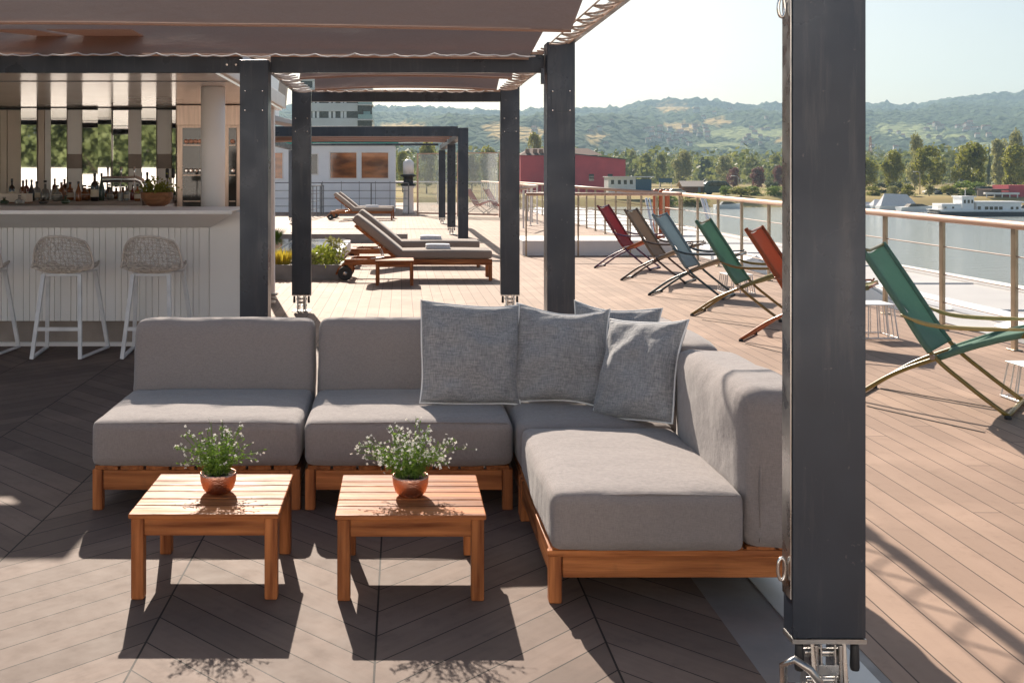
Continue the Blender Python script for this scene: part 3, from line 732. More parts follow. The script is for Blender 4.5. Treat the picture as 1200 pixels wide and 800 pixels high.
# draught tap
kt=.0084
tp=thing('beer_tap','chrome draught tower with a long horizontal arm on the bar','beer tap',(fx(160,kt),F*kt,1.216))
MB().tube([(-.33,0,.255),(.0,0,.26),(.05,0,.24),(.075,0,.19),(.08,0,.0)],[.032,.032,.032,.03,.028],14).build('tower_arm',M['chrome'],tp,smooth=True)
for i in range(3):
    q=MB(); xx=-.27+i*.13; q.tube([(xx,-.03,.24),(xx,-.07,.22),(xx,-.07,.12)],.007,8); q.tube([(xx,-.04,.28),(xx,-.045,.38)],[.006,.012],8)
    q.build('faucet',M['chrome'] if i else M['rubber'],tp,smooth=True)
# herb bowl
kh=.0082
hb=thing('herb_bowl','wooden bowl planted with green herbs on the bar counter','plant',(fx(184,kh),F*kh,1.216))
MB().lathe([(.07,0),(.11,.02),(.15,.08),(.155,.135),(.145,.135),(.12,.1)],28).build('bowl',M['bowlwood'],hb,smooth=True)
lf=MB(); rr=random.Random(5)
for i in range(420):
    p=Vector((rr.gauss(0,.07),rr.gauss(0,.06),.13+abs(rr.gauss(0,.05)))); d=Vector((rr.gauss(0,1),rr.gauss(0,1),rr.gauss(.4,.8))).normalized()*.035; s=d.orthogonal().normalized()*.012
    lf.add([p,p+d*.5+s,p+d,p+d*.5-s],[(0,1,2,3)])
lf.build('leaves',M['leaf'],hb)
# small tools on counter
for px,lab in ((186,'black handled pourer left of its pair above the herb bowl'),(193,'black handled pourer nearest the wine cooler')):
    o=MB().lathe([(.006,0),(.006,.26),(.02,.27),(.02,.36),(.012,.37)],10,c=(fx(px+10,.0095),F*.0095,1.22)); tag(o.build('bar_pourer',BG['cap'],smooth=True,origin=(fx(px+10,.0095),F*.0095,1.22)),lab,'bar tool','bar pourers')

# ------------------------------------------------------------------ bar stools
gsl='white framed woven bar stools'
def make_stool(label,loc):
    t=thing('bar_stool',label,'stool',loc,0,gsl)
    Pf=[(.24,.715,.20),(.12,.70,.225),(-.02,.695,.24),(-.13,.70,.25),(-.20,.735,.255),(-.24,.80,.25),(-.265,.88,.24),(-.28,.95,.225),(-.29,1.01,.19)]
    def sh(u,v):
        f=v*(len(Pf)-1); i=min(int(f),len(Pf)-2); q=f-i
        y,z,w=[Pf[i][j]*(1-q)+Pf[i+1][j]*q for j in range(3)]
        s=2*u-1
        side=abs(s)**2.5
        bk=max(0,min(1,(v-.35)/.3))
        return (s*w,y+bk*side*.15,z+(1-bk)*side*.05+ bk*side*(-.05)*v)
    nu,nv=15,19; vs=[];fs=[]; rr=random.Random(4)
    for j in range(nv+1):
        for i in range(nu+1):
            u=i/nu; v=j/nv
            if 0<i<nu: u+=rr.uniform(-.22,.22)/nu
            if 0<j<nv: v+=rr.uniform(-.22,.22)/nv
            vs.append(sh(u,v))
    for j in range(nv):
        for i in range(nu):
            a,b_,c_,d_=j*(nu+1)+i,j*(nu+1)+i+1,(j+1)*(nu+1)+i+1,(j+1)*(nu+1)+i
            if (i+j)%2: fs+= [(a,b_,c_),(a,c_,d_)]
            else: fs+=[(a,b_,d_),(b_,c_,d_)]
    m=MB().add(vs,fs); o=m.build('woven_shell',M['weave'],t)
    w=o.modifiers.new('Wire','WIREFRAME'); w.thickness=.0125; w.use_even_offset=False
    rim=[sh(0,v/12) for v in range(13)]+[sh(u/8,1) for u in range(1,9)]+[sh(1,1-v/12) for v in range(1,13)]+[sh(1-u/8,0) for u in range(1,8)]
    MB().tube(rim,.011,8,closed=True).build('rim',M['weave'],t,smooth=True)
    for s in (-1,1):
        pts=[(s*.15,-.14,.69),(s*.197,-.29,.022),(s*.265,.29,.022),(s*.20,.13,.70)]
        MB().tube(pts,.0215,4).build('leg_loop',M['wirewhite'],t)
    MB().tube([(-.18,-.235,.25),(.18,-.235,.25)],.02,4).build('footrest',M['wirewhite'],t)
    MB().tube([(-.15,-.13,.685),(.15,-.13,.685)],.013,4).build('seat_brace',M['wirewhite'],t)
    MB().tube([(-.20,.13,.695),(.20,.13,.695)],.013,4).build('seat_brace',M['wirewhite'],t)
    return t
st=make_stool('middle bar stool, whole frame in view left of the sofa',(-2.815,9.06,0))
dup(st,'bar stool half hidden behind the left sofa backrest',(-2.07,9.06,0),R(-2))
dup(st,'bar stool cut by the left picture edge, only its right side showing',(-3.585,9.06,0),R(2))

# ------------------------------------------------------------------ deck chairs
gd='folding sling deck chairs facing the river'
def chair_mats(nm,fab,frame):
    return fabric('sling_'+nm,fab,tuple(x*.85 for x in fab),translucent=.5),mat('tube_'+nm,frame,rough=.35,coat=.3)
def catm(P,n=6):
    P=[Vector(p) for p in P]; P=[P[0]*2-P[1]]+P+[P[-1]*2-P[-2]]; out=[]
    for i in range(1,len(P)-2):
        for j in range(n):
            t=j/n; a,b_,c_,d_=P[i-1:i+3]
            out.append(.5*((2*b_)+(-a+c_)*t+(2*a-5*b_+4*c_-d_)*t*t+(-a+3*b_-3*c_+d_)*t**3))
    out.append(P[-2]); return out
def make_chair(label,loc,rz,fm,tm,arm,first=True,seatm=None):
    t=thing('deck_chair',label,'deck chair',loc,rz,gd)
    Wd=.58
    A=[(-.45,1.03),(-.22,.68),(-.02,.37),(.2,.18),(.42,.02)]
    B=[(-.50,.02),(-.25,.20),(0,.325),(.3,.46),(.58,.55)]
    A3=lambda y:[(u,y,z) for u,z in A]; B3=lambda y:[(u,y,z) for u,z in B]
    pa=catm(A3(0)); pb=catm(B3(.025))
    fr=MB()
    ptsA=[Vector((p.x,0,p.z)) for p in pa]; ptsA2=[Vector((p.x,Wd,p.z)) for p in pa]
    MB().tube(ptsA+[p for p in ptsA2[::-1]],.0145,8).build('back_frame',tm,t,smooth=True)
    ptsB=[Vector((p.x,.03,p.z)) for p in pb][::-1]; ptsB2=[Vector((p.x,Wd-.03,p.z)) for p in pb]
    MB().tube(ptsB+ptsB2,.0145,8).build('seat_frame',tm,t,smooth=True)
    MB().tube([(-.445,0,1.02),(-.465,Wd/2,.99),(-.445,Wd,1.02)],.011,8).build('top_bar',tm,t,smooth=True)
    MB().tube([(.57,.03,.545),(.575,Wd/2,.54),(.57,Wd-.03,.545)],.012,8).build('front_bar',tm,t,smooth=True)
    def back(u,v):
        p=pa[0].lerp(pa[12],v) if False else None
        f=v*12; i=min(int(f),11); q=pa[i].lerp(pa[i+1],f-i)
        sag=math.sin(math.pi*u); dx=.075*sag*math.sin(math.pi*min(1,v*1.0+.05)) 
        zd=-.05*sag*max(0,1-v*6)
        return (q.x-dx*.9+.0,u*Wd,q.z-dx*.5+zd)
    m=MB(); nu,nv=16,28
    vs=[back(i/nu,j/nv) for j in range(nv+1) for i in range(nu+1)]
    fs=[]
    for j in range(nv):
        for i in range(nu):
            if 6<=i<=9 and 15<=j<=16 and arm: continue
            fs.append([j*(nu+1)+i,j*(nu+1)+i+1,(j+1)*(nu+1)+i+1,(j+1)*(nu+1)+i])
    o=MB().add(vs,fs).build('back_sling',fm,t,smooth=True); sm=o.modifiers.new('S','SOLIDIFY'); sm.thickness=.004
    # side sleeves
    for y in (0,Wd): MB().tube([Vector((p.x,y,p.z)) for p in pa[:13]],.02,8).build('sleeve',fm,t,smooth=True)
    def seat(u,v):
        f=12+v*12; i=min(int(f),23); q=pb[i].lerp(pb[i+1],f-i)
        return (q.x,.03+u*(Wd-.06),q.z-.05*math.sin(math.pi*u)*math.sin(math.pi*min(1,v*.8+.1))+.012)
    o=MB().grid(seat,12,14).build('seat_sling',seatm or fm,t,smooth=True); sm=o.modifiers.new('S','SOLIDIFY'); sm.thickness=.004
    for y in (.03,Wd-.03): MB().tube([Vector((p.x,y,p.z)) for p in pb[12:]],.021,8).build('sleeve',seatm or fm,t,smooth=True)
    for y in (-.03,Wd+.03):
        MB().tube(catm([(-.19,y,.60),(-.02,y,.55),(.22,y,.545),(.52,y*.98,.565)],5),[.009]*3+[.014]*10+[.009]*3,8).build('arm_strap',arm,t,smooth=True)
        MB().tube([(.54,y,.58),(.5,y*.9+.02,.51)],.009,6).build('arm_bracket',tm,t)
        MB().lathe([(.018,0),(.018,.012)],10,Mx=Matrix.Translation((0,y,.345))@Matrix.Rotation(R(90),4,'X')).build('pivot',M['chrome'],t)
    for (u,y) in ((-.5,.03),(-.5,Wd-.03),(.42,0),(.42,Wd)):
        MB().lathe([(.02,0),(.021,.012),(.016,.024)],10,c=(u,y,0)).build('foot_cap',M['rubber'],t)
    return t
armw=mat('arm_olive',(.45,.36,.14),rough=.5); armo=mat('arm_pale',(.7,.66,.6),rough=.5)
f1,t1=chair_mats('red',(.5,.12,.13),(.09,.02,.09))
f2,t2=chair_mats('khaki',(.46,.36,.27),(.05,.03,.025))
f3,t3=chair_mats('blue',(.44,.54,.58),(.015,.05,.07))
f4,t4=chair_mats('green',(.24,.43,.32),(.24,.15,.03))
f5,t5=chair_mats('orange',(.62,.20,.09),(.38,.1,.03))
f6,t6=chair_mats('seagreen',(.24,.42,.34),(.22,.16,.03))
fo=fabric('sling_seat_orange',(.6,.2,.08),(.5,.15,.06),translucent=.35)
fb=fabric('sling_seat_tan',(.45,.36,.26),(.38,.3,.22),translucent=.35)
fg=fabric('sling_seat_olive',(.35,.33,.16),(.28,.27,.13),translucent=.35)
def place_chair(rear,yawdeg,label,fm,tm,arm,seatm):
    a=R(yawdeg); d=Vector((math.cos(a),math.sin(a),0)); p=Vector((rear[0],rear[1],0))+d*.5
    return make_chair(label,tuple(p),a,fm,tm,arm,seatm=seatm)
place_chair((3.165,17.6),-28,'farthest deck chair of the row, crimson back on a purple frame',f1,t1,t1,fo)
place_chair((3.17,15.5),-29,'khaki brown deck chair on a dark frame, second farthest in the row',f2,t2,t2,fb)
place_chair((3.12,13.55),-30,'pale blue deck chair on a dark teal frame',f3,t3,t3,fb)
place_chair((3.12,11.56),-30,'mid green deck chair on an ochre frame, behind the orange one',f4,t4,t4,fg)
place_chair((3.08,9.77),-32,'orange deck chair partly hidden by the big near post',f5,t5,t5,fg)
place_chair((3.03,7.22),-38,'sea green deck chair with olive frame and arms, nearest the camera on the right',f6,t6,armw,f6)
# two far red chairs and one more
f7,t7=chair_mats('faded_red',(.55,.12,.10),(.6,.6,.6))
place_chair((3.2,42.5),-25,'faded red deck chair far off behind the glass screen, right of its twin',f7,t7,armo,f7)
place_chair((2.5,43.2),-25,'faded red deck chair far off behind the glass screen, left of its twin',f7,t7,armo,f7)

# white wire side tables
gw='small white wire side tables by the deck chairs'
def wire_table(label,loc,h=.32,r=.17):
    t=thing('side_table',label,'side table',loc,0,gw)
    MB().box(-r,r,-r,r,h-.012,h).build('tabletop',M['wirewhite'],t,bevel=.004)
    q=MB()
    for i in range(5):
        for s in (-1,1):
            u=-1+2*i/4
            q.tube([(u*r*.9,s*r*.92,h-.012),(u*r*1.08,s*r*1.1,.012)],.006,6); q.tube([(s*r*.92,u*r*.9,h-.012),(s*r*1.1,u*r*1.08,.012)],.006,6)
    q.build('wire_skirt',M['wirewhite'],t)
    g=r*1.1; MB().tube([(-g,-g,.01),(g,-g,.01),(g,g,.01),(-g,g,.01)],.008,6,closed=True).build('base_ring',M['wirewhite'],t)
    return t
w0=wire_table('white wire side table beside the nearest sea green chair, at the picture edge',(4.28,7.15,0),.25)
wire_table('white wire side table just right of the big near post',(4.40,10.1,0))
dup(w0,'white wire side table behind the mid green chair',(4.33,13.9,0))

# ------------------------------------------------------------------ sun loungers
gl='teak sun loungers on wheels'
def make_lounger(label,loc,rz=0,sc=1):
    t=thing('sun_lounger',label,'sun lounger',loc,rz,gl)
    wd=.66
    for y in (0,wd-.035): MB().box(-.98,1.15,y,y+.035,.225,.31).build('side_rail',M['tx'],t,bevel=.005)
    for y in (0,wd-.04): MB().box(1.10,1.15,y+.001,y+.039,0,.224).build('leg',M['tz'],t,bevel=.004)
    for y in (0.002,wd-.04): MB().box(-.93,-.86,y,y+.036,.10,.224).build('leg',M['tz'],t,bevel=.004)
    s=MB(); n=11
    for i in range(n): s.box(-.2+i*.122,-.2+i*.122+.09,.036,wd-.036,.285,.308)
    s.box(-.98,-.9,.036,wd-.036,.24,.3); s.build('slats',M['ty'],t,bevel=.003)
    # raised back board
    a=math.atan2(.50,.62); Mx=Matrix.Translation((-.22,0,.315))@Matrix.Rotation(a,4,'Y')
    b_=MB(); 
    for y in (.05,wd-.085): b_.box(-.78,0,y,y+.035,-.03,.0,Mx=Mx)
    for i in range(6): b_.box(-.76+i*.13,-.76+i*.13+.09,.04,wd-.04,.001,.015,Mx=Mx)
    b_.build('back_board',M['tx'],t,bevel=.003)
    q=rbox(MB(),-.24,1.15,.02,wd-.02,.315,.435,r=.03,bulge=(.004,.006,.014),wob=.004,n=8).build('mattress',M['lounge_fab'],t,smooth=True)
    rbox(MB(),-.86,.06,.02,wd-.02,.017,.137,r=.03,bulge=(.004,.006,.014),wob=.004,n=8,Mx=Mx).build('back_mattress',M['lounge_fab'],t,smooth=True)
    for y in (.05,wd-.06): MB().tube([(-.5,y,.52),(-.42,y,.30),(-.62,y,.27)],.010,6).build('back_strut',M['steel'],t)
    for y in (-.035,wd+.0):
        w=MB().lathe([(.075,0),(.10,.004),(.105,.018),(.10,.032),(.075,.036)],24,Mx=Matrix.Translation((-.97,y+.036,.105))@Matrix.Rotation(R(90),4,'X')).build('wheel',M['rubber'],t,bevel=.002)
        MB().lathe([(.028,0),(.028,.042),(.01,.048)],14,Mx=Matrix.Translation((-.97,y+.036,.105))@Matrix.Rotation(R(90),4,'X')).build('hub',M['steel'],w)
    for y in (.03,wd-.07): MB().tube([(-.8,y,.30),(-.95,y,.27),(-1.06,y,.17),(-1.10,y,.09)],.018,8).build('wheel_bracket',M['tx'],t,smooth=True)
    return t
lo=make_lounger('front sun lounger of the near pair, with slatted side table before it',(.165,15.5,0))
dup(lo,'rear sun lounger of the near pair, seen over the front one',(.15,17.75,0))
lo.scale=(1,1,1)
dup(lo,'front sun lounger of the distant pair before the white cabin',(-1.45,36.9,0))
dup(lo,'rear sun lounger of the distant pair, nearest the white cabin',(-1.40,38.6,0))
gtw='folded white towels on the loungers'
def towel(label,loc,s=1):
    t=thing('towel',label,'towel',loc,random.uniform(-.05,.05),gtw)
    rbox(MB(),-.18*s,.18*s,-.12,.12,.0,.035,r=.014,bulge=(0,0,.004),wob=.004,n=5,seed=loc[1]).build('lower_fold',M['towel'],t,smooth=True)
    rbox(MB(),-.178*s,.175*s,-.118,.115,.033,.066,r=.014,bulge=(0,0,.006),wob=.004,n=5,seed=loc[0]).build('upper_fold',M['towel'],t,smooth=True)
towel('folded white towel on the front lounger of the near pair',(.54,15.8,.445)); towel('folded white towel on the rear lounger of the near pair',(.50,18.08,.445)); towel('folded white towel on the distant lounger pair',(-1.0,37.2,.445),1.3)
tb=dup(tab1,'low slatted teak side table standing before the near loungers',(-.09,14.77,0)); tb.name='side_table'; tb['category']='side table'; tb.scale=(1,1,1.13)
del tb['group']

# ------------------------------------------------------------------ planters and skylight
pt=thing('planter','long dark grey planter trough of yellow and lime plants behind the middle pergola post','planter',(0,0,0))
MB().box(-2.6,-.86,15.6,15.64,0,.22).build('trough_side',M['grey'],pt,bevel=.004); MB().box(-2.6,-.86,16.35,16.39,0,.22).build('trough_side',M['grey'],pt,bevel=.004)
MB().box(-.90,-.86,15.642,16.348,0,.22).build('trough_end',M['grey'],pt,bevel=.004); MB().box(-2.6,-2.56,15.642,16.348,0,.22).build('trough_end',M['grey'],pt,bevel=.004)
MB().box(-2.558,-.902,15.642,16.348,.0,.18).build('soil',M['soil'],pt)
def grass_tuft(label,loc,m,r=.16,h=.25,n=260,cat='plant',blade=True,seed=1):
    rr=random.Random(seed); t=thing('shrub' if not blade else 'grass_tuft',label,cat,loc,0,'plants in the planter troughs'); q=MB()
    for i in range(n):
        a=rr.uniform(0,6.283); b=rr.random()**.5*r*.5
        p=Vector((math.cos(a)*b,math.sin(a)*b,0))
        if blade:
            d=Vector((math.cos(a)*r*rr.uniform(.3,1.1),math.sin(a)*r*rr.uniform(.3,1.1),h*rr.uniform(.6,1.1))); s=Vector((-math.sin(a),math.cos(a),0))*.006
            q.add([p-s,p+s,p+d*.55+Vector((0,0,.03))+s*.8,p+d,p+d*.55+Vector((0,0,.03))-s*.8],[(0,1,2,3,4)])
        else:
            p=Vector((rr.gauss(0,r*.5),rr.gauss(0,r*.5),h*rr.random())); p.z=min(p.z,h*(1-.5*(p.x**2+p.y**2)/r/r)); p.z=max(.0,p.z)
            d=Vector((rr.gauss(0,1),rr.gauss(0,1),rr.gauss(.6,.6))).normalized()*.06; s=d.orthogonal().normalized()*.018
            q.add([p,p+d*.5+s,p+d,p+d*.5-s],[(0,1,2,3)])
    q.build('foliage',m,t); MB().tube([(0,0,0),(0,.01,h*.4)],[.012,.006],6).build('stem',M['bark'],t)
grass_tuft('yellow grass tuft at the left end of the planter',(-1.76,15.95,.18),M['leaf_yellow'],.2,.26,300,seed=1)
grass_tuft('lime yellow shrub in the middle of the planter end',(-1.12,15.95,.18),M['leaf_lime'],.24,.30,420,blade=False,seed=2)
grass_tuft('pale variegated shrub at the planter corner',(-1.33,15.85,.18),M['leaf_light'],.14,.18,200,blade=False,seed=3)
grass_tuft('tall grey green shrub behind the lime one',(-1.02,16.2,.18),M['leaf_light'],.2,.42,320,blade=False,seed=4)
for i,x in enumerate((-2.95,-2.72,-2.5)): grass_tuft(['green grass clump at the left end of the rear trough','green grass clump in the middle of the rear trough','green grass clump at the right end of the rear trough'][i],(x,20.9,.25),M['leaf_bright'],.24,.26,300,seed=5+i)
q=thing('planter','rear dark trough of green grass behind the skylight','planter',(0,0,0)); MB().box(-3.4,-2.35,20.6,21.1,0,.24).build('trough',M['grey'],q,bevel=.004); MB().box(-3.38,-2.37,20.62,21.08,.241,.25).build('soil',M['soil'],q)
sk=thing('skylight','low pale glazed skylight box behind the planter','skylight',(0,0,0))
MB().box(-2.9,-.95,16.9,20.3,0,.3).build('kerb',M['white'],sk,bevel=.008)
MB().box(-2.8,-2.0,17.0,20.2,.302,.33).build('pane',M['darkglass'],sk,bevel=.004); MB().box(-1.95,-1.05,17.0,20.2,.302,.33).build('pane',mat('sky_glass',(.45,.47,.46),rough=.1,spec=.7),sk,bevel=.004)
o=tag(MB().box(-4.2,.15,24.4,24.7,0,.2).build('deck_upstand',mat('upstand',(.42,.36,.32),rough=.6),origin=(0,24.4,0),bevel=.01),'long low beige upstand across the deck behind the loungers','kerb')
o=thing('deck_step','pale grey aluminium step beside the left dark post','step',(-1.62,12.4,0)); 
for i in range(3): MB().box(-.14,.16,i*.14,i*.14+.12,.04+i*.03,.06+i*.03).build('tread',M['steel'],o,bevel=.003)
MB().box(-.16,-.142,0,.42,0,.14).build('side_plate',M['white'],o)
tag(MB().box(-1.72,-1.60,13.55,13.67,0,2.36).build('white_post',M['white'],bevel=.01,origin=(-1.66,13.6,0)),'slim white post at the right edge of the bar','post')

# ------------------------------------------------------------------ white cabin
kc=.036; yc=F*kc
cb=thing('deck_cabin','white deckhouse with teal eaves and large brown tinted windows','cabin',(0,0,0))
XL,XR=-9.0,fx(463,kc)
def wall_open(x0,x1,z0,z1,y,th,holes,m,name,parent):
    xs=sorted({x0,x1}|{h[0] for h in holes}|{h[1] for h in holes}); zs=sorted({z0,z1}|{h[2] for h in holes}|{h[3] for h in holes})
    q=MB()
    for i in range(len(xs)-1):
        for j in range(len(zs)-1):
            cx=(xs[i]+xs[i+1])/2; cz=(zs[j]+zs[j+1])/2
            if any(h[0]<cx<h[1] and h[2]<cz<h[3] for h in holes): continue
            q.box(xs[i],xs[i+1],y,y+th,zs[j],zs[j+1])
    o=q.build(name,m,parent)
    bm=bmesh.new(); bm.from_mesh(o.data); bmesh.ops.remove_doubles(bm,verts=bm.verts,dist=.0001)
    seen={}; 
    for f in bm.faces:
        key=tuple(sorted(v.index for v in f.verts)); seen.setdefault(key,[]).append(f)
    dd=[f for fs in seen.values() if len(fs)>1 for f in fs]; bmesh.ops.delete(bm,geom=dd,context='FACES')
    bm.to_mesh(o.data); bm.free(); return o
holes=[(fx(387,kc),fx(417.7,kc),fz(208.7,kc),fz(179,kc)),(fx(423.7,kc),fx(454.8,kc),fz(208.7,kc),fz(179,kc)),(fx(314,kc),fx(331,kc),fz(209,kc),fz(179.5,kc)),(fx(358,kc),fx(372,kc),fz(204,kc),fz(181,kc))]
wall_open(XL,XR,0,2.86,yc,.12,holes,M['whitecool'],'wall',cb)
MB().box(XL,XR,yc+.4,yc+6,0,2.84).build('cabin_body',M['whitecool'],cb)
for i,h in enumerate(holes):
    w=MB(); 
    w.box(h[0],h[1],yc+.05,yc+.07,h[2],h[3]); o=w.build('window',M['brownglass'] if i<3 else M['darkglass'],cb)
    f=MB(); e=.05
    f.box(h[0]-e,h[1]+e,yc-.02,yc-.002,h[3],h[3]+e); f.box(h[0]-e,h[1]+e,yc-.02,yc-.002,h[2]-e,h[2]); f.box(h[0]-e,h[0],yc-.02,yc-.002,h[2],h[3]); f.box(h[1],h[1]+e,yc-.02,yc-.002,h[2],h[3])
    f.build('frame',M['white'],o,bevel=.01)
MB().box(XL-.2,XR+.15,yc-.25,yc+6.2,2.862,3.0).build('teal_eaves',M['teal'],cb,bevel=.01)
MB().box(XL-.2,XR+.15,yc-.2,yc+6.2,3.002,3.1).build('roof',M['white'],cb)
pj=MB()
for px in (378,400,421,440,457): pj.box(fx(px,kc)-.01,fx(px,kc)+.01,yc-.004,yc-.001,0,1.3)
pj.build('panel_joint',M['grey'],cb)
# cabin railing
def railing(label,pts,hts,n_wire,postm,railm,cat='railing',step=1.24,rr=.03,wr=.006,first=0,pw=(.03,.05),name='deck_railing'):
    t=thing(name,label,cat,(0,0,0))
    P=[Vector((p[0],p[1],p[2] if len(p)>2 else 0)) for p in pts]
    top=[p+Vector((0,0,h)) for p,h in zip(P,hts)]
    MB().tube(top,rr,12).build('top_rail',railm,t,smooth=True)
    for i in range(n_wire):
        f=(i+1)/(n_wire+1); MB().tube([p.lerp(q,f) for p,q in zip(P,top)],wr,6).build('wire',M['wire_brown'] if postm is not M['grey'] else M['grey'],t,smooth=True)
    for i in range(len(P)-1):
        d=P[i+1]-P[i]; ln=d.length; n=max(1,round(ln/step)); ang=math.atan2(d.y,d.x)
        for j in range(n+(1 if i==len(P)-2 else 0)):
            f=j/n; b_=P[i].lerp(P[i+1],f); tt=top[i].lerp(top[i+1],f); Mx=Matrix.Translation(b_)@Matrix.Rotation(ang,4,'Z')
            h=tt.z-b_.z-rr*.6
            q=MB().box(-pw[1]/2,pw[1]/2,-pw[0]/2,pw[0]/2,0,h,Mx=Mx); q.box(-.06,.06,-.04,.04,0,.012,Mx=Mx); q.build('post',postm,t,bevel=.004)
    return t
railing('grey tube railing in front of the white cabin wall',[(-5.2,43.2),(-1.2,43.2),(.3,43.2)],[1.25]*3,3,M['grey'],M['grey'],step=1.6,rr=.02,wr=.012)
railing('short grey gate railing left of the distant loungers',[(-3.3,38.5),(-3.1,43)],[1.15]*2,3,M['grey'],M['grey'],step=1.1,rr=.02,wr=.012)
# main river railing
RX=5.3
yk=lambda px:F*RX/(px-VX)
railing('long river side railing with pale varnished top rail beside the row of deck chairs',[(RX,9.29-1.24*3),(RX,9.29),(RX,21.69)],[1.06,1.08,1.175],3,M['post_steel'],M['railwood'],step=1.24,rr=.036,pw=(.03,.07))
railing('cross railing with reddish wooden top rail closing the chair terrace, standing on a white kerb',[(2.35,20.2),(5.28,20.2)],[1.17,1.17],3,M['post_steel'],M['railwood'],step=1.0,rr=.03,pw=(.03,.03))
kb=tag(MB().box(2.3,5.15,20.35,21.9,0,.29).build('deck_kerb',M['white'],bevel=.01,origin=(3.7,20.4,0)),'low white raised platform behind the cross railing','platform')
railing('far river side railing beyond the chair terrace',[(5.3,22.3),(5.45,40),(5.5,60)],[1.16,1.2,1.25],3,M['post_steel'],M['railwood'],step=1.5,rr=.04,pw=(.04,.06))
railing('second far railing of pale balusters by the red building',[(3.2,30),(4.3,34),(4.35,58)],[1.15,1.2,1.25],3,M['white'],M['railwood'],step=1.3,rr=.04,pw=(.04,.06))
railing('white end railing across the far end of the deck',[(-3,60),(5.4,60)],[1.2,1.2],3,M['white'],M['white'],step=1.6,rr=.04)
# glass screens
mg,ntg,bgx=newmat('thin_glass'); trn=N(ntg,'ShaderNodeBsdfTransparent'); gls=N(ntg,'ShaderNodeBsdfGlossy'); gls.inputs['Roughness'].default_value=.05; dfs=N(ntg,'ShaderNodeBsdfDiffuse'); dfs.inputs[0].default_value=(.7,.72,.72,1)
mx=N(ntg,'ShaderNodeMixShader'); mx.inputs[0].default_value=.10; mx2=N(ntg,'ShaderNodeMixShader'); mx2.inputs[0].default_value=.14
L(ntg,trn.outputs[0],mx.inputs[1]); L(ntg,gls.outputs[0],mx.inputs[2]); L(ntg,mx.outputs[0],mx2.inputs[1]); L(ntg,dfs.outputs[0],mx2.inputs[2]); L(ntg,mx2.outputs[0],ntg.nodes['Material Output'].inputs[0])
trn.inputs[0].default_value=(.93,.95,.94,1)
M['glass']=mg
for i,(p,q) in enumerate((((.62,41.5),(2.1,40.6)),((2.12,40.58),(3.6,39.7)),((3.62,39.68),(4.3,39.3)))):
    p=Vector((*p,0)); q=Vector((*q,0)); d=q-p; t=thing('glass_screen',['left clear glass wind screen with a brown frame, beside the cabin','middle clear glass wind screen panel behind the far pergola posts','right clear glass wind screen panel, before the red building'][i],'glass screen',tuple(p),math.atan2(d.y,d.x),'glass wind screens'); ln=d.length
    MB().box(.05,ln-.03,-.006,.006,.15,2.36).build('pane',M['glass'],t)
    MB().box(0,.045,-.03,.03,0,2.4).build('frame_post',M['railwood'],t); MB().box(.046,ln-.02,-.025,.025,.06,.13).build('frame_rail',M['railwood'],t); MB().box(.046,ln-.02,-.02,.02,2.362,2.4).build('frame_rail',M['railwood'],t)
# searchlight / winch right of cabin
wn_=thing('deck_winch','white and black deck winch on a pedestal right of the cabin','winch',(.30,44.0,0))
MB().lathe([(.25,0),(.22,.1),(.2,1.0),(.26,1.05),(.26,1.12)],20).build('pedestal',M['white'],wn_,smooth=True)
MB().lathe([(.3,0),(.34,.04),(.2,.1),(.2,.35),(.34,.42),(.3,.46)],20,c=(0,0,1.122)).build('drum',M['rubber'],wn_,smooth=True)
MB().lathe([(.22,0),(.22,.5),(.1,.62)],20,c=(0,0,1.585)).build('motor',M['white'],wn_,smooth=True)
# hoist/life-raft davit by upper left
dv=thing('boat_davit','white davit with cream fairing hanging beside the ship superstructure','davit',(0,0,0))
MB().box(-3.6,-2.95,24,26,2.75,5.2).build('housing',M['whitecool'],dv,bevel=.05)
MB().prism([(-2.72,3.0),(-2.55,3.0),(-2.42,4.3),(-2.6,4.3)],23.5,23.8).build('arm',M['beige'],dv,bevel=.01)
MB().prism([(-3.9,2.95),(-2.2,2.62),(-2.2,2.7),(-3.9,3.15)],23.9,27).build('canopy',M['white'],dv,bevel=.01)

# ------------------------------------------------------------------ outside the railing
sm_=thing('side_vessel','long white flat roofed vessel moored alongside, beyond the railing','boat',(0,0,0))
MB().box(5.9,11.0,-6,66,-1.0,-.5).build('roof',mat('vessel_roof',(.47,.46,.45),(.40,.39,.385),scale=.8,rough=.55),sm_,bevel=.04)
MB().box(6.1,10.8,-5.8,65.8,-4.8,-1.002).build('hull',M['white'],sm_)
MB().box(10.7,10.95,-6,66,-.498,-.42).build('gutter',M['white'],sm_,bevel=.01)
q=MB()
for yy in range(0,66,4): q.box(5.95,10.65,yy,yy+.03,-.498,-.47)
q.build('roof_seam',M['white'],sm_)
MB().box(8.2,8.6,-6,66,-.498,-.40).build('cable_duct',M['whitecool'],sm_,bevel=.02)
for i,(y,l) in enumerate(((9.9,'white sloping roof hatch outside the railing, behind the nearest chair'),(14.6,'white sloping roof hatch outside the railing, behind the green chairs'),(19,'white sloping roof hatch outside the railing, nearest the cross railing'))):
    t=thing('roof_hatch',l,'hatch',(6.0,y,-.5),0,'white roof hatches'); MB().prism([(0,0),(1.0,0),(1.0,.12),(.25,.58),(0,.5)],0,1.0).build('hatch_box',M['white'],t,bevel=.02); MB().prism([(.27,.585),(.99,.14),(1.0,.165),(.29,.61)],.06,.94).build('lid',M['white'],t,bevel=.005)
g='silver poles beyond the railing'
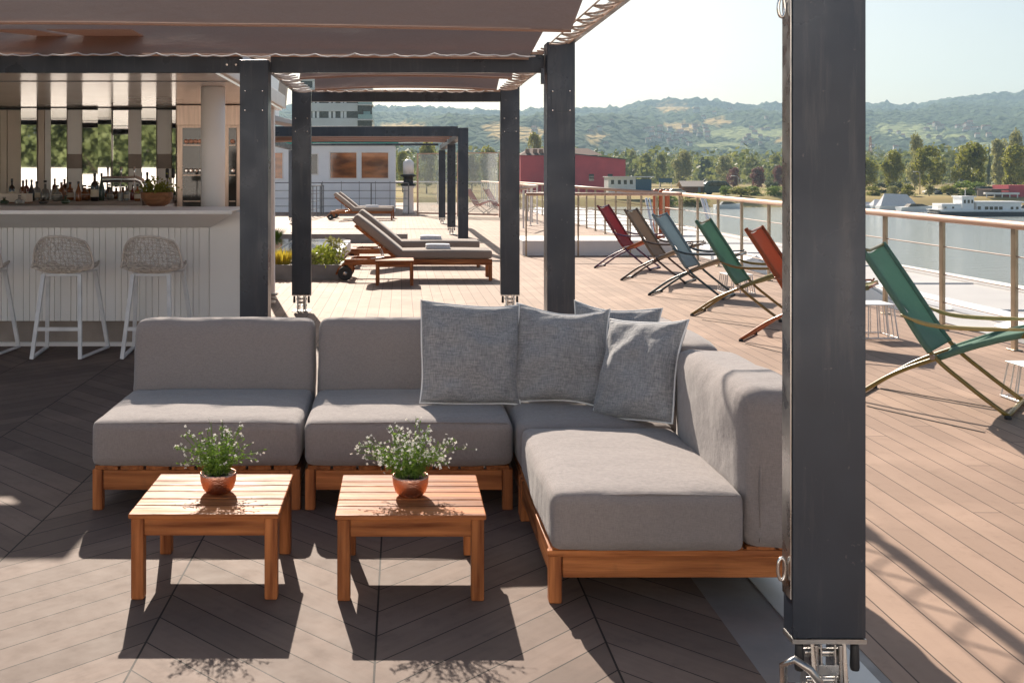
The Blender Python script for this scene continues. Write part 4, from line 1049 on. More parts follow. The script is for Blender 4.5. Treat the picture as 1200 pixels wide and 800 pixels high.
for i,(px,py0,py1,k,l) in enumerate(((757,232,275,.022,'left slanting silver pole beyond the railing'),(822,231,262,.0185,'right slanting silver pole beyond the railing'))):
    q=MB(); q.tube([(fx(px,k),F*k,fz(py0,k)),(fx(px+9,k),F*k,fz(py1,k)),(fx(px+14,k),F*k,-.5)],.035,8); q.tube([(fx(px+4,k),F*k,fz(py0,k)),(fx(px+13,k),F*k,fz(py1,k))],.02,8)
    tag(q.build('slanting_pole',M['whitecool'],smooth=True,origin=(fx(px+14,k),F*k,-.5)),l,'pole',g)
orm=mat('orange_paint',(.6,.14,.05),rough=.5)
for i,px in enumerate((768,775,782)):
    k=.03; q=MB().lathe([(.09,0),(.09,1.5),(.05,1.55)],12,c=(fx(px,k),F*k,-.5)); tag(q.build('orange_post',orm,smooth=True,origin=(fx(px,k),F*k,-.5)),['left of three orange posts beyond the rail corner','centre one of three orange posts beyond the rail corner','right of three orange posts beyond the rail corner'][i],'post','orange posts beyond the rail')

# ------------------------------------------------------------------ water, land, hills
mw,ntw,bw_=newmat('river_water')
bw_.inputs['Base Color'].default_value=(.34,.37,.35,1); bw_.inputs['Roughness'].default_value=.09; bw_.inputs['IOR'].default_value=1.33; bw_.inputs['Specular IOR Level'].default_value=.5
tc=N(ntw,'ShaderNodeTexCoord'); mp=N(ntw,'ShaderNodeMapping'); mp.inputs['Scale'].default_value=(.35,1.1,1); L(ntw,tc.outputs['Object'],mp.inputs[0])
nz=N(ntw,'ShaderNodeTexNoise'); nz.inputs['Scale'].default_value=1.4; nz.inputs['Detail'].default_value=6; nz.inputs['Roughness'].default_value=.6; L(ntw,mp.outputs[0],nz.inputs['Vector'])
bp=N(ntw,'ShaderNodeBump'); bp.inputs['Strength'].default_value=.5; bp.inputs['Distance'].default_value=.45; L(ntw,nz.outputs[0],bp.inputs['Height']); L(ntw,bp.outputs[0],bw_.inputs['Normal'])
ZW,ZG=-4.5,-2.5
o=MB().box(-1500,2600,-900,3400,ZW-.5,ZW).build('river_water',mw); o['kind']='structure'
# bank + land sheet with height field
sky_pts=[(380,126),(440,126),(500,127),(560,130),(610,131),(641,127),(674,129.5),(724,127),(751,119.5),(792,118),(833,120.5),(861,125.5),(891,123),(916,126),(960,128),(1015,122),(1065,124.5),(1103,115.7),(1140,113),(1172,110.8),(1186,114),(1200,112.7),(1300,105),(1500,112)]
YR=2700.
def skyh(X):
    px=VX+X*F/YR
    if px<=sky_pts[0][0]: y=sky_pts[0][1]
    elif px>=sky_pts[-1][0]: y=sky_pts[-1][1]
    else:
        for (a,ya),(b_,yb) in zip(sky_pts,sky_pts[1:]):
            if a<=px<=b_: y=ya+(yb-ya)*(px-a)/(b_-a); break
    return (VY-y)*YR/F+H
def sstep(a,b_,x): t=max(0,min(1,(x-a)/(b_-a))); return t*t*(3-2*t)
fields=[(880,156,58,5.5,'g'),(800,149,22,4,'y'),(610,157,34,7,'y'),(590,148,22,4,'y'),(790,127,22,2.5,'y'),(1060,152,34,7,'g'),(1100,160,40,3,'g'),(935,163,26,4,'y'),(700,160,12,3,'y'),(845,170,30,3,'g'),(470,150,25,5,'y'),(1160,170,30,3,'g'),(840,143,18,3,'y')]
def terr(X,Y):
    bank=sstep(212,218,Y)
    z=-6+(ZG+6)*sstep(205,219,Y+noise.noise(Vector((X*.03,0,0)))*5)
    if Y>560:
        big=noise.fractal(Vector((X/520,Y/520,1.3)),1,2,4)
        base=sstep(560,YR,Y)**1.15*skyh(X)
        spur=max(0,noise.noise(Vector((X/330+4,Y/700,.2))))*70*sstep(700,1500,Y)*(1-sstep(2000,2650,Y))
        hz=base*(1+.16*big*(1-sstep(2200,2700,Y)))+spur
        if Y<2600: hz=min(hz,(skyh(X*YR/Y)-H)*Y/YR*(.93 if Y<2200 else .95)-2)
        if Y>YR: hz=skyh(X)*(1-(Y-YR)/2500)
        tree=(noise.noise(Vector((X/22,Y/22,5)))+noise.noise(Vector((X/10,Y/10,9)))*.5)*(12 if Y>700 else 4)
        fpx=VX+X*F/Y; fpy=VY-(z+hz-H)*F/Y
        if Y>620 and any(((fpx-a)/rx)**2+((fpy-b_)/ry)**2<1.1 for (a,b_,rx,ry,ty) in fields): tree*=.12
        z+=max(0,hz)+tree*sstep(600,800,Y)
    return z
q=MB(); xsx=[]; x=-700
X0,X1,NX=-700,1900,330
ys=[204,208,212,214,216,218,222,230,245,260,300,350,420,500,560]+[560+ (3350-560)*(i/190) for i in range(1,191)]
vs=[];col=[]
for Y in ys:
    for i in range(NX+1):
        X=X0+(X1-X0)*i/NX
        # fan out a little with distance so that far rows stay covered
        z=terr(X,Y); vs.append((X,Y,z))
        px=VX+X*F/Y; py=VY-(z-H)*F/Y; fy=0;fg=0
        if Y>620:
            wob=noise.noise(Vector((X/60,Y/60,3)))*.5
            for (a,b_,rx,ry,ty) in fields:
                dd=((px-a)/rx)**2+((py-b_)/ry)**2
                v=1 if dd+wob<1 else 0
                if ty=='g': fg=max(fg,v)
                else: fy=max(fy,v)
        col.append((fy,fg,sstep(560,700,Y),1))
fs=[]
for j in range(len(ys)-1):
    for i in range(NX): a=j*(NX+1)+i; fs.append((a,a+1,a+NX+2,a+NX+1))
mland,nt,b=newmat('land')
at=N(nt,'ShaderNodeAttribute'); at.attribute_name='cover'; spc=N(nt,'ShaderNodeSeparateColor'); L(nt,at.outputs['Color'],spc.inputs[0])
tc=N(nt,'ShaderNodeTexCoord')
n1=N(nt,'ShaderNodeTexNoise'); n1.inputs['Scale'].default_value=.035; n1.inputs['Detail'].default_value=9; n1.inputs['Roughness'].default_value=.7; L(nt,tc.outputs['Object'],n1.inputs['Vector'])
vo=N(nt,'ShaderNodeTexVoronoi'); vo.inputs['Scale'].default_value=.085; L(nt,tc.outputs['Object'],vo.inputs['Vector'])
wc=N(nt,'ShaderNodeTexWhiteNoise',noise_dimensions='3D'); L(nt,vo.outputs['Color'],wc.inputs['Vector'])
m1=N(nt,'ShaderNodeMapRange'); m1.inputs[1].default_value=.35; m1.inputs[2].default_value=.65; L(nt,n1.outputs[0],m1.inputs[0])
fc=mixc(nt,m1.outputs[0],(.016,.036,.026),(.06,.082,.038)); fc=mixc(nt,math_(nt,'MULTIPLY',wc.outputs[0],.5),fc,(.035,.06,.022))
n2=N(nt,'ShaderNodeTexNoise'); n2.inputs['Scale'].default_value=.12; n2.inputs['Detail'].default_value=8; L(nt,tc.outputs['Object'],n2.inputs['Vector'])
dry=mixc(nt,n2.outputs[0],(.42,.27,.10),(.30,.24,.10)); green=mixc(nt,n2.outputs[0],(.15,.19,.075),(.24,.25,.11)); 
fl_=mixc(nt,n2.outputs[0],(.42,.30,.15),(.27,.25,.11))
c=mixc(nt,spc.outputs[2],fl_,fc); c=mixc(nt,spc.outputs[0],c,dry); c=mixc(nt,spc.outputs[1],c,green)
L(nt,c,b.inputs['Base Color']); b.inputs['Roughness'].default_value=1; b.inputs['Specular IOR Level'].default_value=.05
bp=N(nt,'ShaderNodeBump'); bp.inputs['Strength'].default_value=1; bp.inputs['Distance'].default_value=6; 
hh=math_(nt,'MULTIPLY',math_(nt,'SUBTRACT',1,vo.outputs['Distance']),spc.outputs[2]); L(nt,hh,bp.inputs['Height']); L(nt,bp.outputs[0],b.inputs['Normal'])
vo.inputs['Scale'].default_value=.085
m_=MB(); m_.v=[Vector(v) for v in vs]; m_.f=fs
land=m_.build('hills',mland); land['kind']='structure'
ca=land.data.color_attributes.new('cover','FLOAT_COLOR','POINT')
for i,cc in enumerate(col): ca.data[i].color=cc
land.data.shade_smooth()
# left and rear banks (river bends past the ship)
mgr=mat('bank_grass',(.10,.12,.04),(.16,.14,.06),scale=.3,rough=1)
o=MB().box(-700,-26,-880,205,-5,-2.4).build('left_bank',mgr); o['kind']='structure'
o=MB().box(-26,900,-880,-70,-5,-2.3).build('rear_bank',mgr); o['kind']='structure'
# grassy river edge on the far bank
o=MB(); 
for i in range(0,60):
    x0=-120+i*8; z=-2.42
    o.add([(x0,217,-3.1),(x0+8,217,-3.1),(x0+8,226+3*math.sin(i),ZG+.09),(x0,226+3*math.sin(i-1),ZG+.09)],[(0,1,2,3)])
    o.add([(x0,226+3*math.sin(i-1),ZG+.09),(x0+8,226+3*math.sin(i),ZG+.09),(x0+8,236,ZG+.02),(x0,236,ZG+.02)],[(0,1,2,3)])
oo=o.build('bank_verge',mat('verge',(.16,.18,.05),(.34,.27,.12),scale=.4,rough=1)); oo['kind']='structure'

# ------------------------------------------------------------------ trees
def crown_mesh(seed,R_=4.5,Hc=8,n=2600,leaf=.42,kind='round'):
    rr=random.Random(seed); q=MB()
    blobs=[]
    for i in range(24):
        a=rr.uniform(0,6.283); zz=rr.uniform(.0,1.0)
        if kind=='round': rad=R_*.62*math.sqrt(max(.05,1-(2*zz-.85)**2*.8))
        elif kind=='tall': rad=R_*.5*math.sqrt(max(.05,1-(2*zz-.9)**2*.9))
        else: rad=R_*.8*(1-zz)
        blobs.append((Vector((math.cos(a)*rad*rr.uniform(.4,1),math.sin(a)*rad*rr.uniform(.4,1),Hc*(.12+.8*zz))),R_*rr.uniform(.24,.46)*(1 if kind!='cone' else (1.1-zz)*.8)))
    for i in range(n):
        c,r=blobs[rr.randrange(len(blobs))]
        d=Vector((rr.gauss(0,1),rr.gauss(0,1),rr.gauss(0,1))).normalized(); p=c+d*r*(rr.random()**.35)
        if noise.noise(p*.55+Vector((seed,0,0)))<-.3: continue
        nn=(d+Vector((rr.gauss(0,.6),rr.gauss(0,.6),rr.gauss(0,.6)))).normalized(); a=nn.orthogonal().normalized(); b=nn.cross(a)
        s=leaf*rr.uniform(.5,1.3)
        th=rr.uniform(0,6.28); a,b=a*math.cos(th)+b*math.sin(th),b*math.cos(th)-a*math.sin(th)
        q.add([p-a*s*.5,p+b*s*.45,p+a*s*.6,p-b*s*.35],[(0,1,2,3)])
    return q
def trunk_mesh(h,R_):
    q=MB(); q.tube([(0,0,0),(.08,.05,h*.5),(0,.1,h*1.25)],[.32,.24,.14],8)
    for i in range(6):
        a=i*1.05; q.tube([(0,.05,h*(.7+.08*i)),(math.cos(a)*R_*.3,math.sin(a)*R_*.3,h*(1.1+.1*i)),(math.cos(a)*R_*.55,math.sin(a)*R_*.55,h*(1.5+.12*i))],[.12,.08,.03],6)
    return q
CR={}
def proto(key,seed,R_,Hc,n,leaf,kind,th):
    a=crown_mesh(seed,R_,Hc,n,leaf,kind); b=trunk_mesh(th,R_)
    CR[key]=(a,b,th,Hc,R_)
    return key
PM={}
def tree(label,px,py_base,py_top,k,matk,kind='round',group='trees on the far bank',seed=0,wid=None,cat='tree',name='tree',zg=None):
    """height from photo rows; stands on the ground at depth k"""
    X,Y=fx(px,k),F*k; z0=terr(X,Y) if zg is None else zg
    top=fz(py_top,k); Ht=max(2,top-z0)
    key=(kind,seed%3,matk)
    if key not in PM:
        c=crown_mesh(seed%3+{'round':1,'tall':11,'cone':21,'bush':31}[kind],4.5 if kind!='cone' else 3,8.4,4200 if kind!='bush' else 2600,.56,'round' if kind=='bush' else kind)
        tm=trunk_mesh(2.4,4.5)
        mc=c.build('crown',M[matk]); mt=tm.build('trunk',M['bark'])
        PM[key]=(mc.data,mt.data); bpy.data.objects.remove(mc); bpy.data.objects.remove(mt)
    t=thing(name,label,cat,(X,Y,z0),seed*1.3,group)
    low={'round':.17,'tall':.1,'cone':.05,'bush':-.05}[kind]
    W_=wid*k/9.0 if wid else Ht/10.5
    for nm,me in zip(('crown','trunk'),PM[key]):
        o=bpy.data.objects.new(nm,me); COL.objects.link(o); o.parent=t
        if nm=='crown': o.scale=(W_,W_,Ht*(1-low)/8.6); o.location=(0,0,Ht*low)
        else: o.scale=(min(W_,1.2),min(W_,1.2),max(.12,Ht*(low+.08)/2.4*.8))
    return t
T=[
 ('small round ochre green tree with a clear trunk, right of the big near post',1046.5,222,177,.20,'leaf','round',34),
 ('dark leafy tree edge peeping from behind the big near post on its right',1012,222,186,.21,'leaf','round',40),
 ('broad ochre green tree, second along the far bank from the near post',1090,222,172,.195,'leaf','round',44),
 ('tall pale willow behind the second ochre tree',1072,222,160,.25,'leaf_light','tall',30),
 ('largest ochre green tree, above the bow of the houseboat',1138,222,169,.19,'leaf','round',54),
 ('tall pale tree behind the pavilion, left one',1172,222,160,.25,'leaf_light','tall',34),
 ('tall pale tree behind the pavilion at the picture edge',1192,222,156,.26,'leaf_light','tall',36),
 ('ochre green tree in front of the pale ones at the right edge',1190,221,172,.2,'leaf','round',46),
 ('dark conifer, leftmost of the four behind the largest ochre tree',1126,222,169,.28,'leaf_dark','cone',9),
 ('dark conifer, second of the four behind the largest ochre tree',1133,222,163,.28,'leaf_dark','cone',11),
 ('dark conifer, third of the four behind the largest ochre tree',1146,222,163,.28,'leaf_dark','cone',11),
 ('dark conifer, rightmost of the four behind the largest ochre tree',1159,222,164,.28,'leaf_dark','cone',10),
 ('tall pale poplar at the right gable of the red building',741,215,177,.34,'leaf_light','tall',18),
 ('olive green tree between the poplar and the blue sign',757,215,181,.33,'leaf','round',20),
 ('olive green tree just left of the large pale willow',774,215,182,.33,'leaf','round',18),
 ('large pale willow above the wooden hut',800,215,177,.31,'leaf_light','round',34),
 ('dark green tree right of the large pale willow',826,215,185,.36,'leaf_dark','round',26),
 ('rounded pale green tree behind the copper beeches',852,215,183,.31,'leaf_light','round',32),
 ('green tree above the middle copper beech',882,215,184,.34,'leaf','round',26),
 ('green tree partly hidden by the near post on its left',908,215,182,.35,'leaf','round',26),
 ('copper beech, leftmost of the three purple trees',860,222,197,.25,'leaf_purple','round',22),
 ('copper beech, middle one of the three purple trees',888,222,196,.25,'leaf_purple','round',24),
 ('copper beech, rightmost of the three purple trees',913,222,195,.25,'leaf_purple','round',20),
 ('bright olive tree above the left end of the red building',627,215,157,.24,'leaf_light','round',26),
 ('green tree crown left of the middle pergola post',572,215,172,.26,'leaf','round',30),
 ('green tree behind the left glass screen',500,222,168,.2,'leaf','round',30),
 ('low green tree right of the white cabin',472,222,178,.22,'leaf','round',20),
 ('green tree behind the middle glass screen',553,215,180,.24,'leaf_light','round',26)]
for i,(lb,px,pb,ptp,k,mk,kd,w) in enumerate(T): tree(lb,px,pb,ptp,k,mk,kd,seed=i,wid=w)
B_=[('bright green bush beside the houseboat bow',1130,232,212,.178,'leaf_bright',34),('dark green bush above the covered boats',1064,238,216,.175,'leaf',26),('grey green willow bush between the two bushes',1089,238,216,.176,'leaf_light',18),
 ('long green hedge bush on the bank right of the near post',1035,225,215,.205,'leaf_dark',34),('yellow green reed bush on the bank by the rail',880,232,222,.178,'leaf_bright',36),('yellow green bush left of the reeds',850,232,223,.178,'leaf_bright',22),
 ('low green bush at the bank by the pavilion',1170,232,218,.185,'leaf',24),('broad bright bush under the largest ochre tree',1148,236,214,.182,'leaf_bright',40),('dark green bush right behind the houseboat wheelhouse',1112,236,217,.18,'leaf',30),('dark bush directly right of the near post by the bank',1022,236,222,.178,'leaf',30),('grey green bush left of the covered boats',1046,236,223,.176,'leaf_light',24),('dark bush at the foot of the first ochre tree',1050,229,214,.19,'leaf_dark',34),('bright bush at the right picture edge by the pavilion',1196,236,216,.178,'leaf_bright',34),
 ('low yellow green bush on the bank left of the near post',908,234,224,.175,'leaf_bright',40),('low green bush on the bank under the lamp',868,234,225,.173,'leaf',40),('green bush on the bank below the wooden hut',815,236,226,.17,'leaf',44),('green bush on the bank below the parked cars',780,236,226,.17,'leaf_bright',40),('dark bush under the copper beeches',905,224,213,.21,'leaf_dark',26),('dark bush right of the wooden hut',838,222,213,.215,'leaf_dark',18)]
for i,(lb,px,pb,ptp,k,mk,w) in enumerate(B_): tree(lb,px,pb,ptp,k,mk,'bush',seed=i,wid=w,cat='bush',name='bush',group='bushes on the river bank')
# far-off wood, one mass
wd_=MB(); rr=random.Random(9)
for i in range(950):
    Y=rr.uniform(400,900); px=rr.uniform(430,1230); X=(px-VX)*Y/F
    if rr.random()<.5 and Y<560: Y+=150; X=(px-VX)*Y/F
    z=terr(X,Y); h=rr.uniform(9,17); r=rr.uniform(5,9)
    for j in range(70):
        d=Vector((rr.gauss(0,1),rr.gauss(0,1),rr.gauss(0,1))).normalized(); p=Vector((X,Y,z+h*.55))+Vector((d.x*r,d.y*r,d.z*h*.5))*rr.uniform(.75,1)
        a=(d+Vector((rr.gauss(0,.5),rr.gauss(0,.5),rr.gauss(0,.5)))).normalized(); u=a.orthogonal().normalized(); v=a.cross(u); s=rr.uniform(1.0,2.4)
        wd_.add([p-u*s*.6,p+v*s*.5,p+u*s*.6,p-v*s*.5],[(0,1,2,3)])
wo=wd_.build('distant_wood',leafm('wood_leaf',(.05,.085,.025),(.24,.25,.07),.4,.03)); wo['kind']='stuff'; wo['label']='band of mixed woodland along the foot of the hills'
wo['category']='wood'
# trees behind the camera, seen in the bar mirrors
M['leaf_green']=leafm('green_leaf',(.07,.10,.035),(.24,.28,.12),.4)
gm=crown_mesh(5,4.5,8.4,3600,.6,'round').build('crown',M['leaf_green']); gt_=trunk_mesh(2.4,4.5).build('trunk',M['bark']); gmd,gtd=gm.data,gt_.data; bpy.data.objects.remove(gm); bpy.data.objects.remove(gt_)
for i,(x,y,q_) in enumerate(((-16,-76,1.2),(-24,-80,1.35),(-32,-78,1.3),(-40,-80,1.2),(-20,-90,1.6),(-30,-92,1.6),(-38,-95,1.5),(-26,-88,1.4),(-46,-84,1.4))):
    t=thing('tree','green quayside tree behind the viewer, seen only as greenery in the bar mirrors','tree',(x,y,-2.4),i,'quayside trees mirrored behind the bar')
    for nm,me in (('crown',gmd),('trunk',gtd)):
        o=bpy.data.objects.new(nm,me); COL.objects.link(o); o.parent=t; o.scale=(q_,q_,q_)
        if nm=='crown': o.location=(0,0,1.5*q_)
# white deckhouse added unseen behind the viewer to bounce sun into the shade
bounce_wall=thing('deckhouse','added white deckhouse behind the viewer, bouncing sunlight onto the shaded bar and sofa','deckhouse',(0,-3.4,0))
hol=[(x_,x_+1.1,1.1,2.2) for x_ in (-4.6,-1.9,.8,3.4)]
wo_=wall_open(-6.0,5.4,0,3.4,0,.12,hol,M['white'],'wall',bounce_wall)
MB().box(-6.0,5.4,.4,-4+8*0-.0,0,3.3).build('core',M['white'],bounce_wall) if 0 else MB().box(-6.0,5.4,-5,-.3,0,3.38).build('core',M['white'],bounce_wall)
for h in hol: MB().box(h[0],h[1],.03,.05,h[2],h[3]).build('window',M['darkglass'],bounce_wall)
MB().box(-6.3,5.6,-5.3,.1,3.41,3.55).build('roof',M['white'],bounce_wall)
tag(MB().box(-13,-6.4,-4.0,-3.9,0,1.45).build('white_bulwark',M['white'],origin=(-9,-4,0)),'plain white bulwark left of the deckhouse behind the viewer, mirrored behind the bottles','bulwark')
# ------------------------------------------------------------------ buildings far away
def at(px,k): return fx(px,k),F*k
rb=thing('red_building','crimson boathouse building with a brown tiled hipped roof on the far bank','building',(0,0,0))
k=.198; y=F*k; rm=mat('red_wall',(.55,.065,.09),(.48,.055,.08),scale=.5,rough=.7); brm=mat('brown_tiles',(.13,.07,.05),(.09,.05,.04),scale=2,rough=.9)
MB().box(fx(674,k),fx(733,k),y,y+14,ZG,fz(188,k)).build('wall',rm,rb); MB().box(fx(611,k),fx(672,k),y+2,y+14,ZG,fz(182,k)).build('wall',rm,rb)
MB().prism([(fx(673,k)-.2,fz(181,k)),(fx(734,k)+.2,fz(187.3,k)),(fx(734,k)+.2,fz(186.4,k)),(fx(673,k)-.2,fz(180,k))],y-.5,y+14.5).build('roof_edge',mat('dark_edge',(.05,.045,.05),rough=.7),rb)
MB().prism([(fx(674,k),fz(188,k)),(fx(733,k),fz(188,k)),(fx(733,k),fz(187.3,k)),(fx(674,k),fz(181,k))],y+.01,y+13.9).build('gable_wall',rm,rb)
x0,x1=fx(610,k),fx(708,k); zt=fz(173,k)
MB().add([(x0,y+1.5,fz(181.7,k)),(x1,y+1.5,fz(181.7,k)),(x1,y+13,fz(181.7,k)),(x0,y+13,fz(181.7,k)),(x0+3,y+7,zt),(fx(695,k),y+7,zt)],[(0,1,5,4),(1,2,5),(2,3,4,5),(3,0,4),(0,3,2,1)]).build('roof',brm,rb)
for px in (620,629,636): MB().box(fx(px,k)-.5,fx(px,k)+.5,y+3,y+4,fz(180,k),fz(174.5,k)).build('chimney',mat('chim',(.35,.2,.15),rough=.8),rb)
wl=MB(); wl.box(fx(672.2,k),fx(673.8,k),y-.1,y+.3,ZG,fz(183,k)); wl.build('downpipe',M['white'],rb)
q=MB(); 
for px in (690,712): q.box(fx(px,k),fx(px+6,k),y-.06,y-.01,fz(212,k),fz(204,k))
q.build('window',M['darkglass'],rb)
sh=thing('harbour_shed','low white shed with a blue end beside the red building','shed',(0,0,0)); k=.185; y=F*k
MB().box(fx(713,k),fx(745,k),y,y+5,ZG,fz(208,k)).build('wall',M['white'],sh); MB().box(fx(745.2,k),fx(764,k),y+.4,y+5,ZG,fz(210,k)).build('blue_wall',mat('blue_wall',(.05,.13,.2),rough=.6),sh)
MB().box(fx(712,k),fx(766,k),y-.6,y+5.5,fz(208,k)+.02,fz(206.7,k)).build('roof',M['white'],sh); q=MB()
for px in (716,724,731,738): q.box(fx(px,k),fx(px+3.5,k),y-.04,y-.005,fz(216,k),fz(211,k))
q.build('window',M['darkglass'],sh)
bs_=thing('blue_banner','blue banner board on two posts by the meadow','sign',(0,0,0)); k=.21; y=F*k
MB().box(fx(772,k),fx(788,k),y,y+.15,fz(214,k),fz(209,k)).build('board',mat('banner_blue',(.03,.10,.19),rough=.6),bs_)
for px in (773,787): MB().box(fx(px,k)-.08,fx(px,k)+.08,y+.16,y+.3,ZG,fz(210,k)).build('post',M['white'],bs_)
ht=thing('wooden_hut','small wooden hut with a pale ridged roof on the far bank','hut',(0,0,0)); k=.19; y=F*k; hw=mat('hut_wood',(.22,.09,.04),(.15,.06,.03),scale=3,rough=.8)
MB().box(fx(801,k),fx(825,k),y,y+4,ZG,fz(218,k)).build('wall',hw,ht)
MB().prism([(y-.6,fz(219,k)),(y+2,fz(212.5,k)),(y+4.6,fz(219,k)),(y+4.6,fz(218.6,k)),(y+2,fz(212,k)),(y-.6,fz(218.4,k))],fx(800,k)-.3,fx(826,k)+.3,axis='x').build('roof',mat('pale_roof',(.55,.45,.38),rough=.8),ht)
MB().box(fx(818,k),fx(821,k),y-.05,y-.005,ZG,fz(219.5,k)).build('door',M['grey'],ht)
# parked cars
def car(label,px,k,cm,rz=0):
    X,Y=at(px,k); t=thing('parked_car',label,'car',(X,Y,ZG+.02),rz,'cars parked by the meadow')
    q=MB().prism([(-2.1,.35),(-2.15,.8),(-1.3,.95),(-.7,1.42),(.9,1.42),(1.6,.95),(2.1,.85),(2.15,.35)],-.85,.85); q.build('body',cm,t,bevel=.08)
    MB().prism([(-1.15,.98),(-.66,1.36),(.86,1.36),(1.45,.98)],-.87,.87).build('window',M['darkglass'],t)
    for x in (-1.3,1.3):
        for yy in (-.88,.70): MB().lathe([(.2,0),(.33,.02),(.33,.18),(.2,.2)],16,Mx=Matrix.Translation((x,yy+.2,.33))@Matrix.Rotation(R(90),4,'X')).build('wheel',M['rubber'],t)
car('silver parked car left of its neighbours by the shed',771,.182,M['steel']); car('dark parked car between two pale ones near the wooden hut',781,.184,M['grey']); car('white parked car nearest the wooden hut',791,.182,M['white'])
vn=thing('parked_van','dark green van standing behind the wooden hut','van',(fx(842,.19),F*.19,ZG)); 
MB().prism([(-3.4,.4),(-3.3,2.4),(-2.5,3.0),(1.4,3.0),(2.6,1.8),(3.3,1.6),(3.4,.4)],-1,1).build('body',mat('van_green',(.04,.07,.07),rough=.3),vn,bevel=.12)
MB().prism([(-2.6,1.9),(-2.3,2.7),(1.3,2.7),(2.1,1.9)],-1.02,1.02).build('window',M['darkglass'],vn)
for x in (-2.1,2.1): MB().lathe([(.25,0),(.42,.02),(.42,2.1),(.25,2.12)],16,Mx=Matrix.Translation((x,1.06,.42))@Matrix.Rotation(R(90),4,'X')).build('wheel',M['rubber'],vn)
# lamp posts
for px,pt_,k,l in ((1078,203,.19,'slim street lamp before the second ochre tree'),(865,208,.185,'slim street lamp before the left copper beech')):
    X,Y=at(px,k); t=thing('street_lamp',l,'street lamp',(X,Y,ZG),0,'street lamps on the far bank'); h=fz(pt_,k)-ZG
    MB().tube([(0,0,0),(0,0,h),(-.3,0,h+.3),(-.9,0,h+.35)],[.12,.09,.07,.06],8).build('pole',M['steel'],t,smooth=True); rbox(MB(),-1.5,-.8,-.15,.15,h+.25,h+.42,r=.06,n=3).build('lamp_head',M['white'],t,smooth=True)
# mast
X,Y=at(1020,.55); t=thing('lattice_mast','thin orange lattice mast in front of the hills, right of the near post','mast',(X,Y,terr(X,Y))); q=MB(); hm=fz(160,.55)-terr(X,Y)
for sx in (-1,1):
    for sy in (-1,1): q.tube([(sx*1.6,sy*1.6,0),(sx*.3,sy*.3,hm)],.13,4)
for i in range(14):
    a=i/14; b2=(i+1)/14; wa=1.6-1.3*a; wb=1.6-1.3*b2
    q.tube([(-wa,-wa,hm*a),(wb,-wb,hm*b2)],.08,4); q.tube([(wa,wa,hm*a),(-wb,wb,hm*b2)],.08,4)
q.build('lattice',mat('mast_orange',(.5,.16,.08),rough=.6),t)
# apartment block
ab=thing('apartment_block','grey and white apartment block with ribbon windows and glass balconies','building',(0,0,0)); k=.16; y=F*k; cw=mat('concrete_render',(.72,.70,.67),(.66,.64,.61),scale=.4,rough=.8)
x0,x1=fx(352,k),fx(436,k)
MB().box(x0,x1,y+.3,y+18,ZG,fz(92,k)).build('core',M['darkglass'],ab)
zz=[(150,137),(128.5,119.5),(111,102),(94,90)]
for a,b_ in ((160,138.5),(130.5,121),(112.5,103),(95,90)): MB().box(x0-.2,fx(419,k),y,y+18.2,fz(a,k),fz(b_,k)).build('spandrel_band',cw,ab,bevel=.03)
for a,b_ in ((138.3,130.7),(120.8,112.7),(102.8,95.2)):
    for px in (366,371,385,390,399,403):
        MB().box(fx(px,k),fx(px+3,k),y+.22,y+.28,fz(a,k),fz(b_,k)).build('window_blind',M['white'],ab)
    q=MB().box(fx(419.3,k),fx(437,k),y-1.4,y+6,fz(a+3,k),fz(a+1.7,k)).build('balcony_slab',cw,ab); MB().box(fx(420,k),fx(436.6,k),y-1.38,y-1.3,fz(a+1.5,k),fz(b_+4,k)).build('balustrade',mat('balcony_glass',(.35,.5,.47),rough=.15,spec=.7),q)
    MB().box(fx(426,k),fx(434,k),y-.1,y+.25,fz(a,k),fz(b_,k)).build('balcony_door',mat('door_glass',(.30,.45,.44),rough=.2),ab)
# ship superstructure behind the bar (white)
su=thing('ship_superstructure','white upper works of the ship behind the bar, above the far pergola','ship structure',(0,0,0))
MB().box(-12,-3.7,15,30,0,6.0).build('wall',M['whitecool'],su,bevel=.05)
# pavilion
pv=thing('riverside_pavilion','riverside pavilion with dark flat roof, white awning and red end wall at the picture edge','pavilion',(0,0,0)); k=.172; y=F*k
MB().box(fx(1182,k),fx(1215,k),y,y+6,ZG-.5,fz(217,k)).build('red_wall',rm,pv) ; MB().box(fx(1160,k),fx(1181,k),y-.6,y+7,fz(223,k),fz(221.6,k)).build('roof',brm,pv); MB().box(fx(1168,k),fx(1192,k),y+6.1,y+8,ZG,fz(219,k)).build('dark_wall',M['leaf_dark'] if False else mat('dark_green_wall',(.02,.05,.05),rough=.6),pv)
MB().box(fx(1150,k),fx(1190,k),y-1.5,y-.7,fz(228,k),fz(225.6,k)).build('awning',M['white'],pv,bevel=.05)
for px in (1152,1161,1170,1179,1188): MB().box(fx(px,k)-.08,fx(px,k)+.08,y-1.4,y-1.25,ZG-.6,fz(228,k)-.01).build('post',M['white'],pv)
MB().box(fx(1152,k),fx(1180,k),y+2,y+2.2,ZG-.5,fz(223,k)-.02).build('rear_wall',M['greige'],pv)
# parked white cars behind the bushes
k=.186
for px,l in ((1094,'white car half hidden behind the willow bush'),(1106,'white car parked right of the willow bush')): car(l,px,k,M['white'])
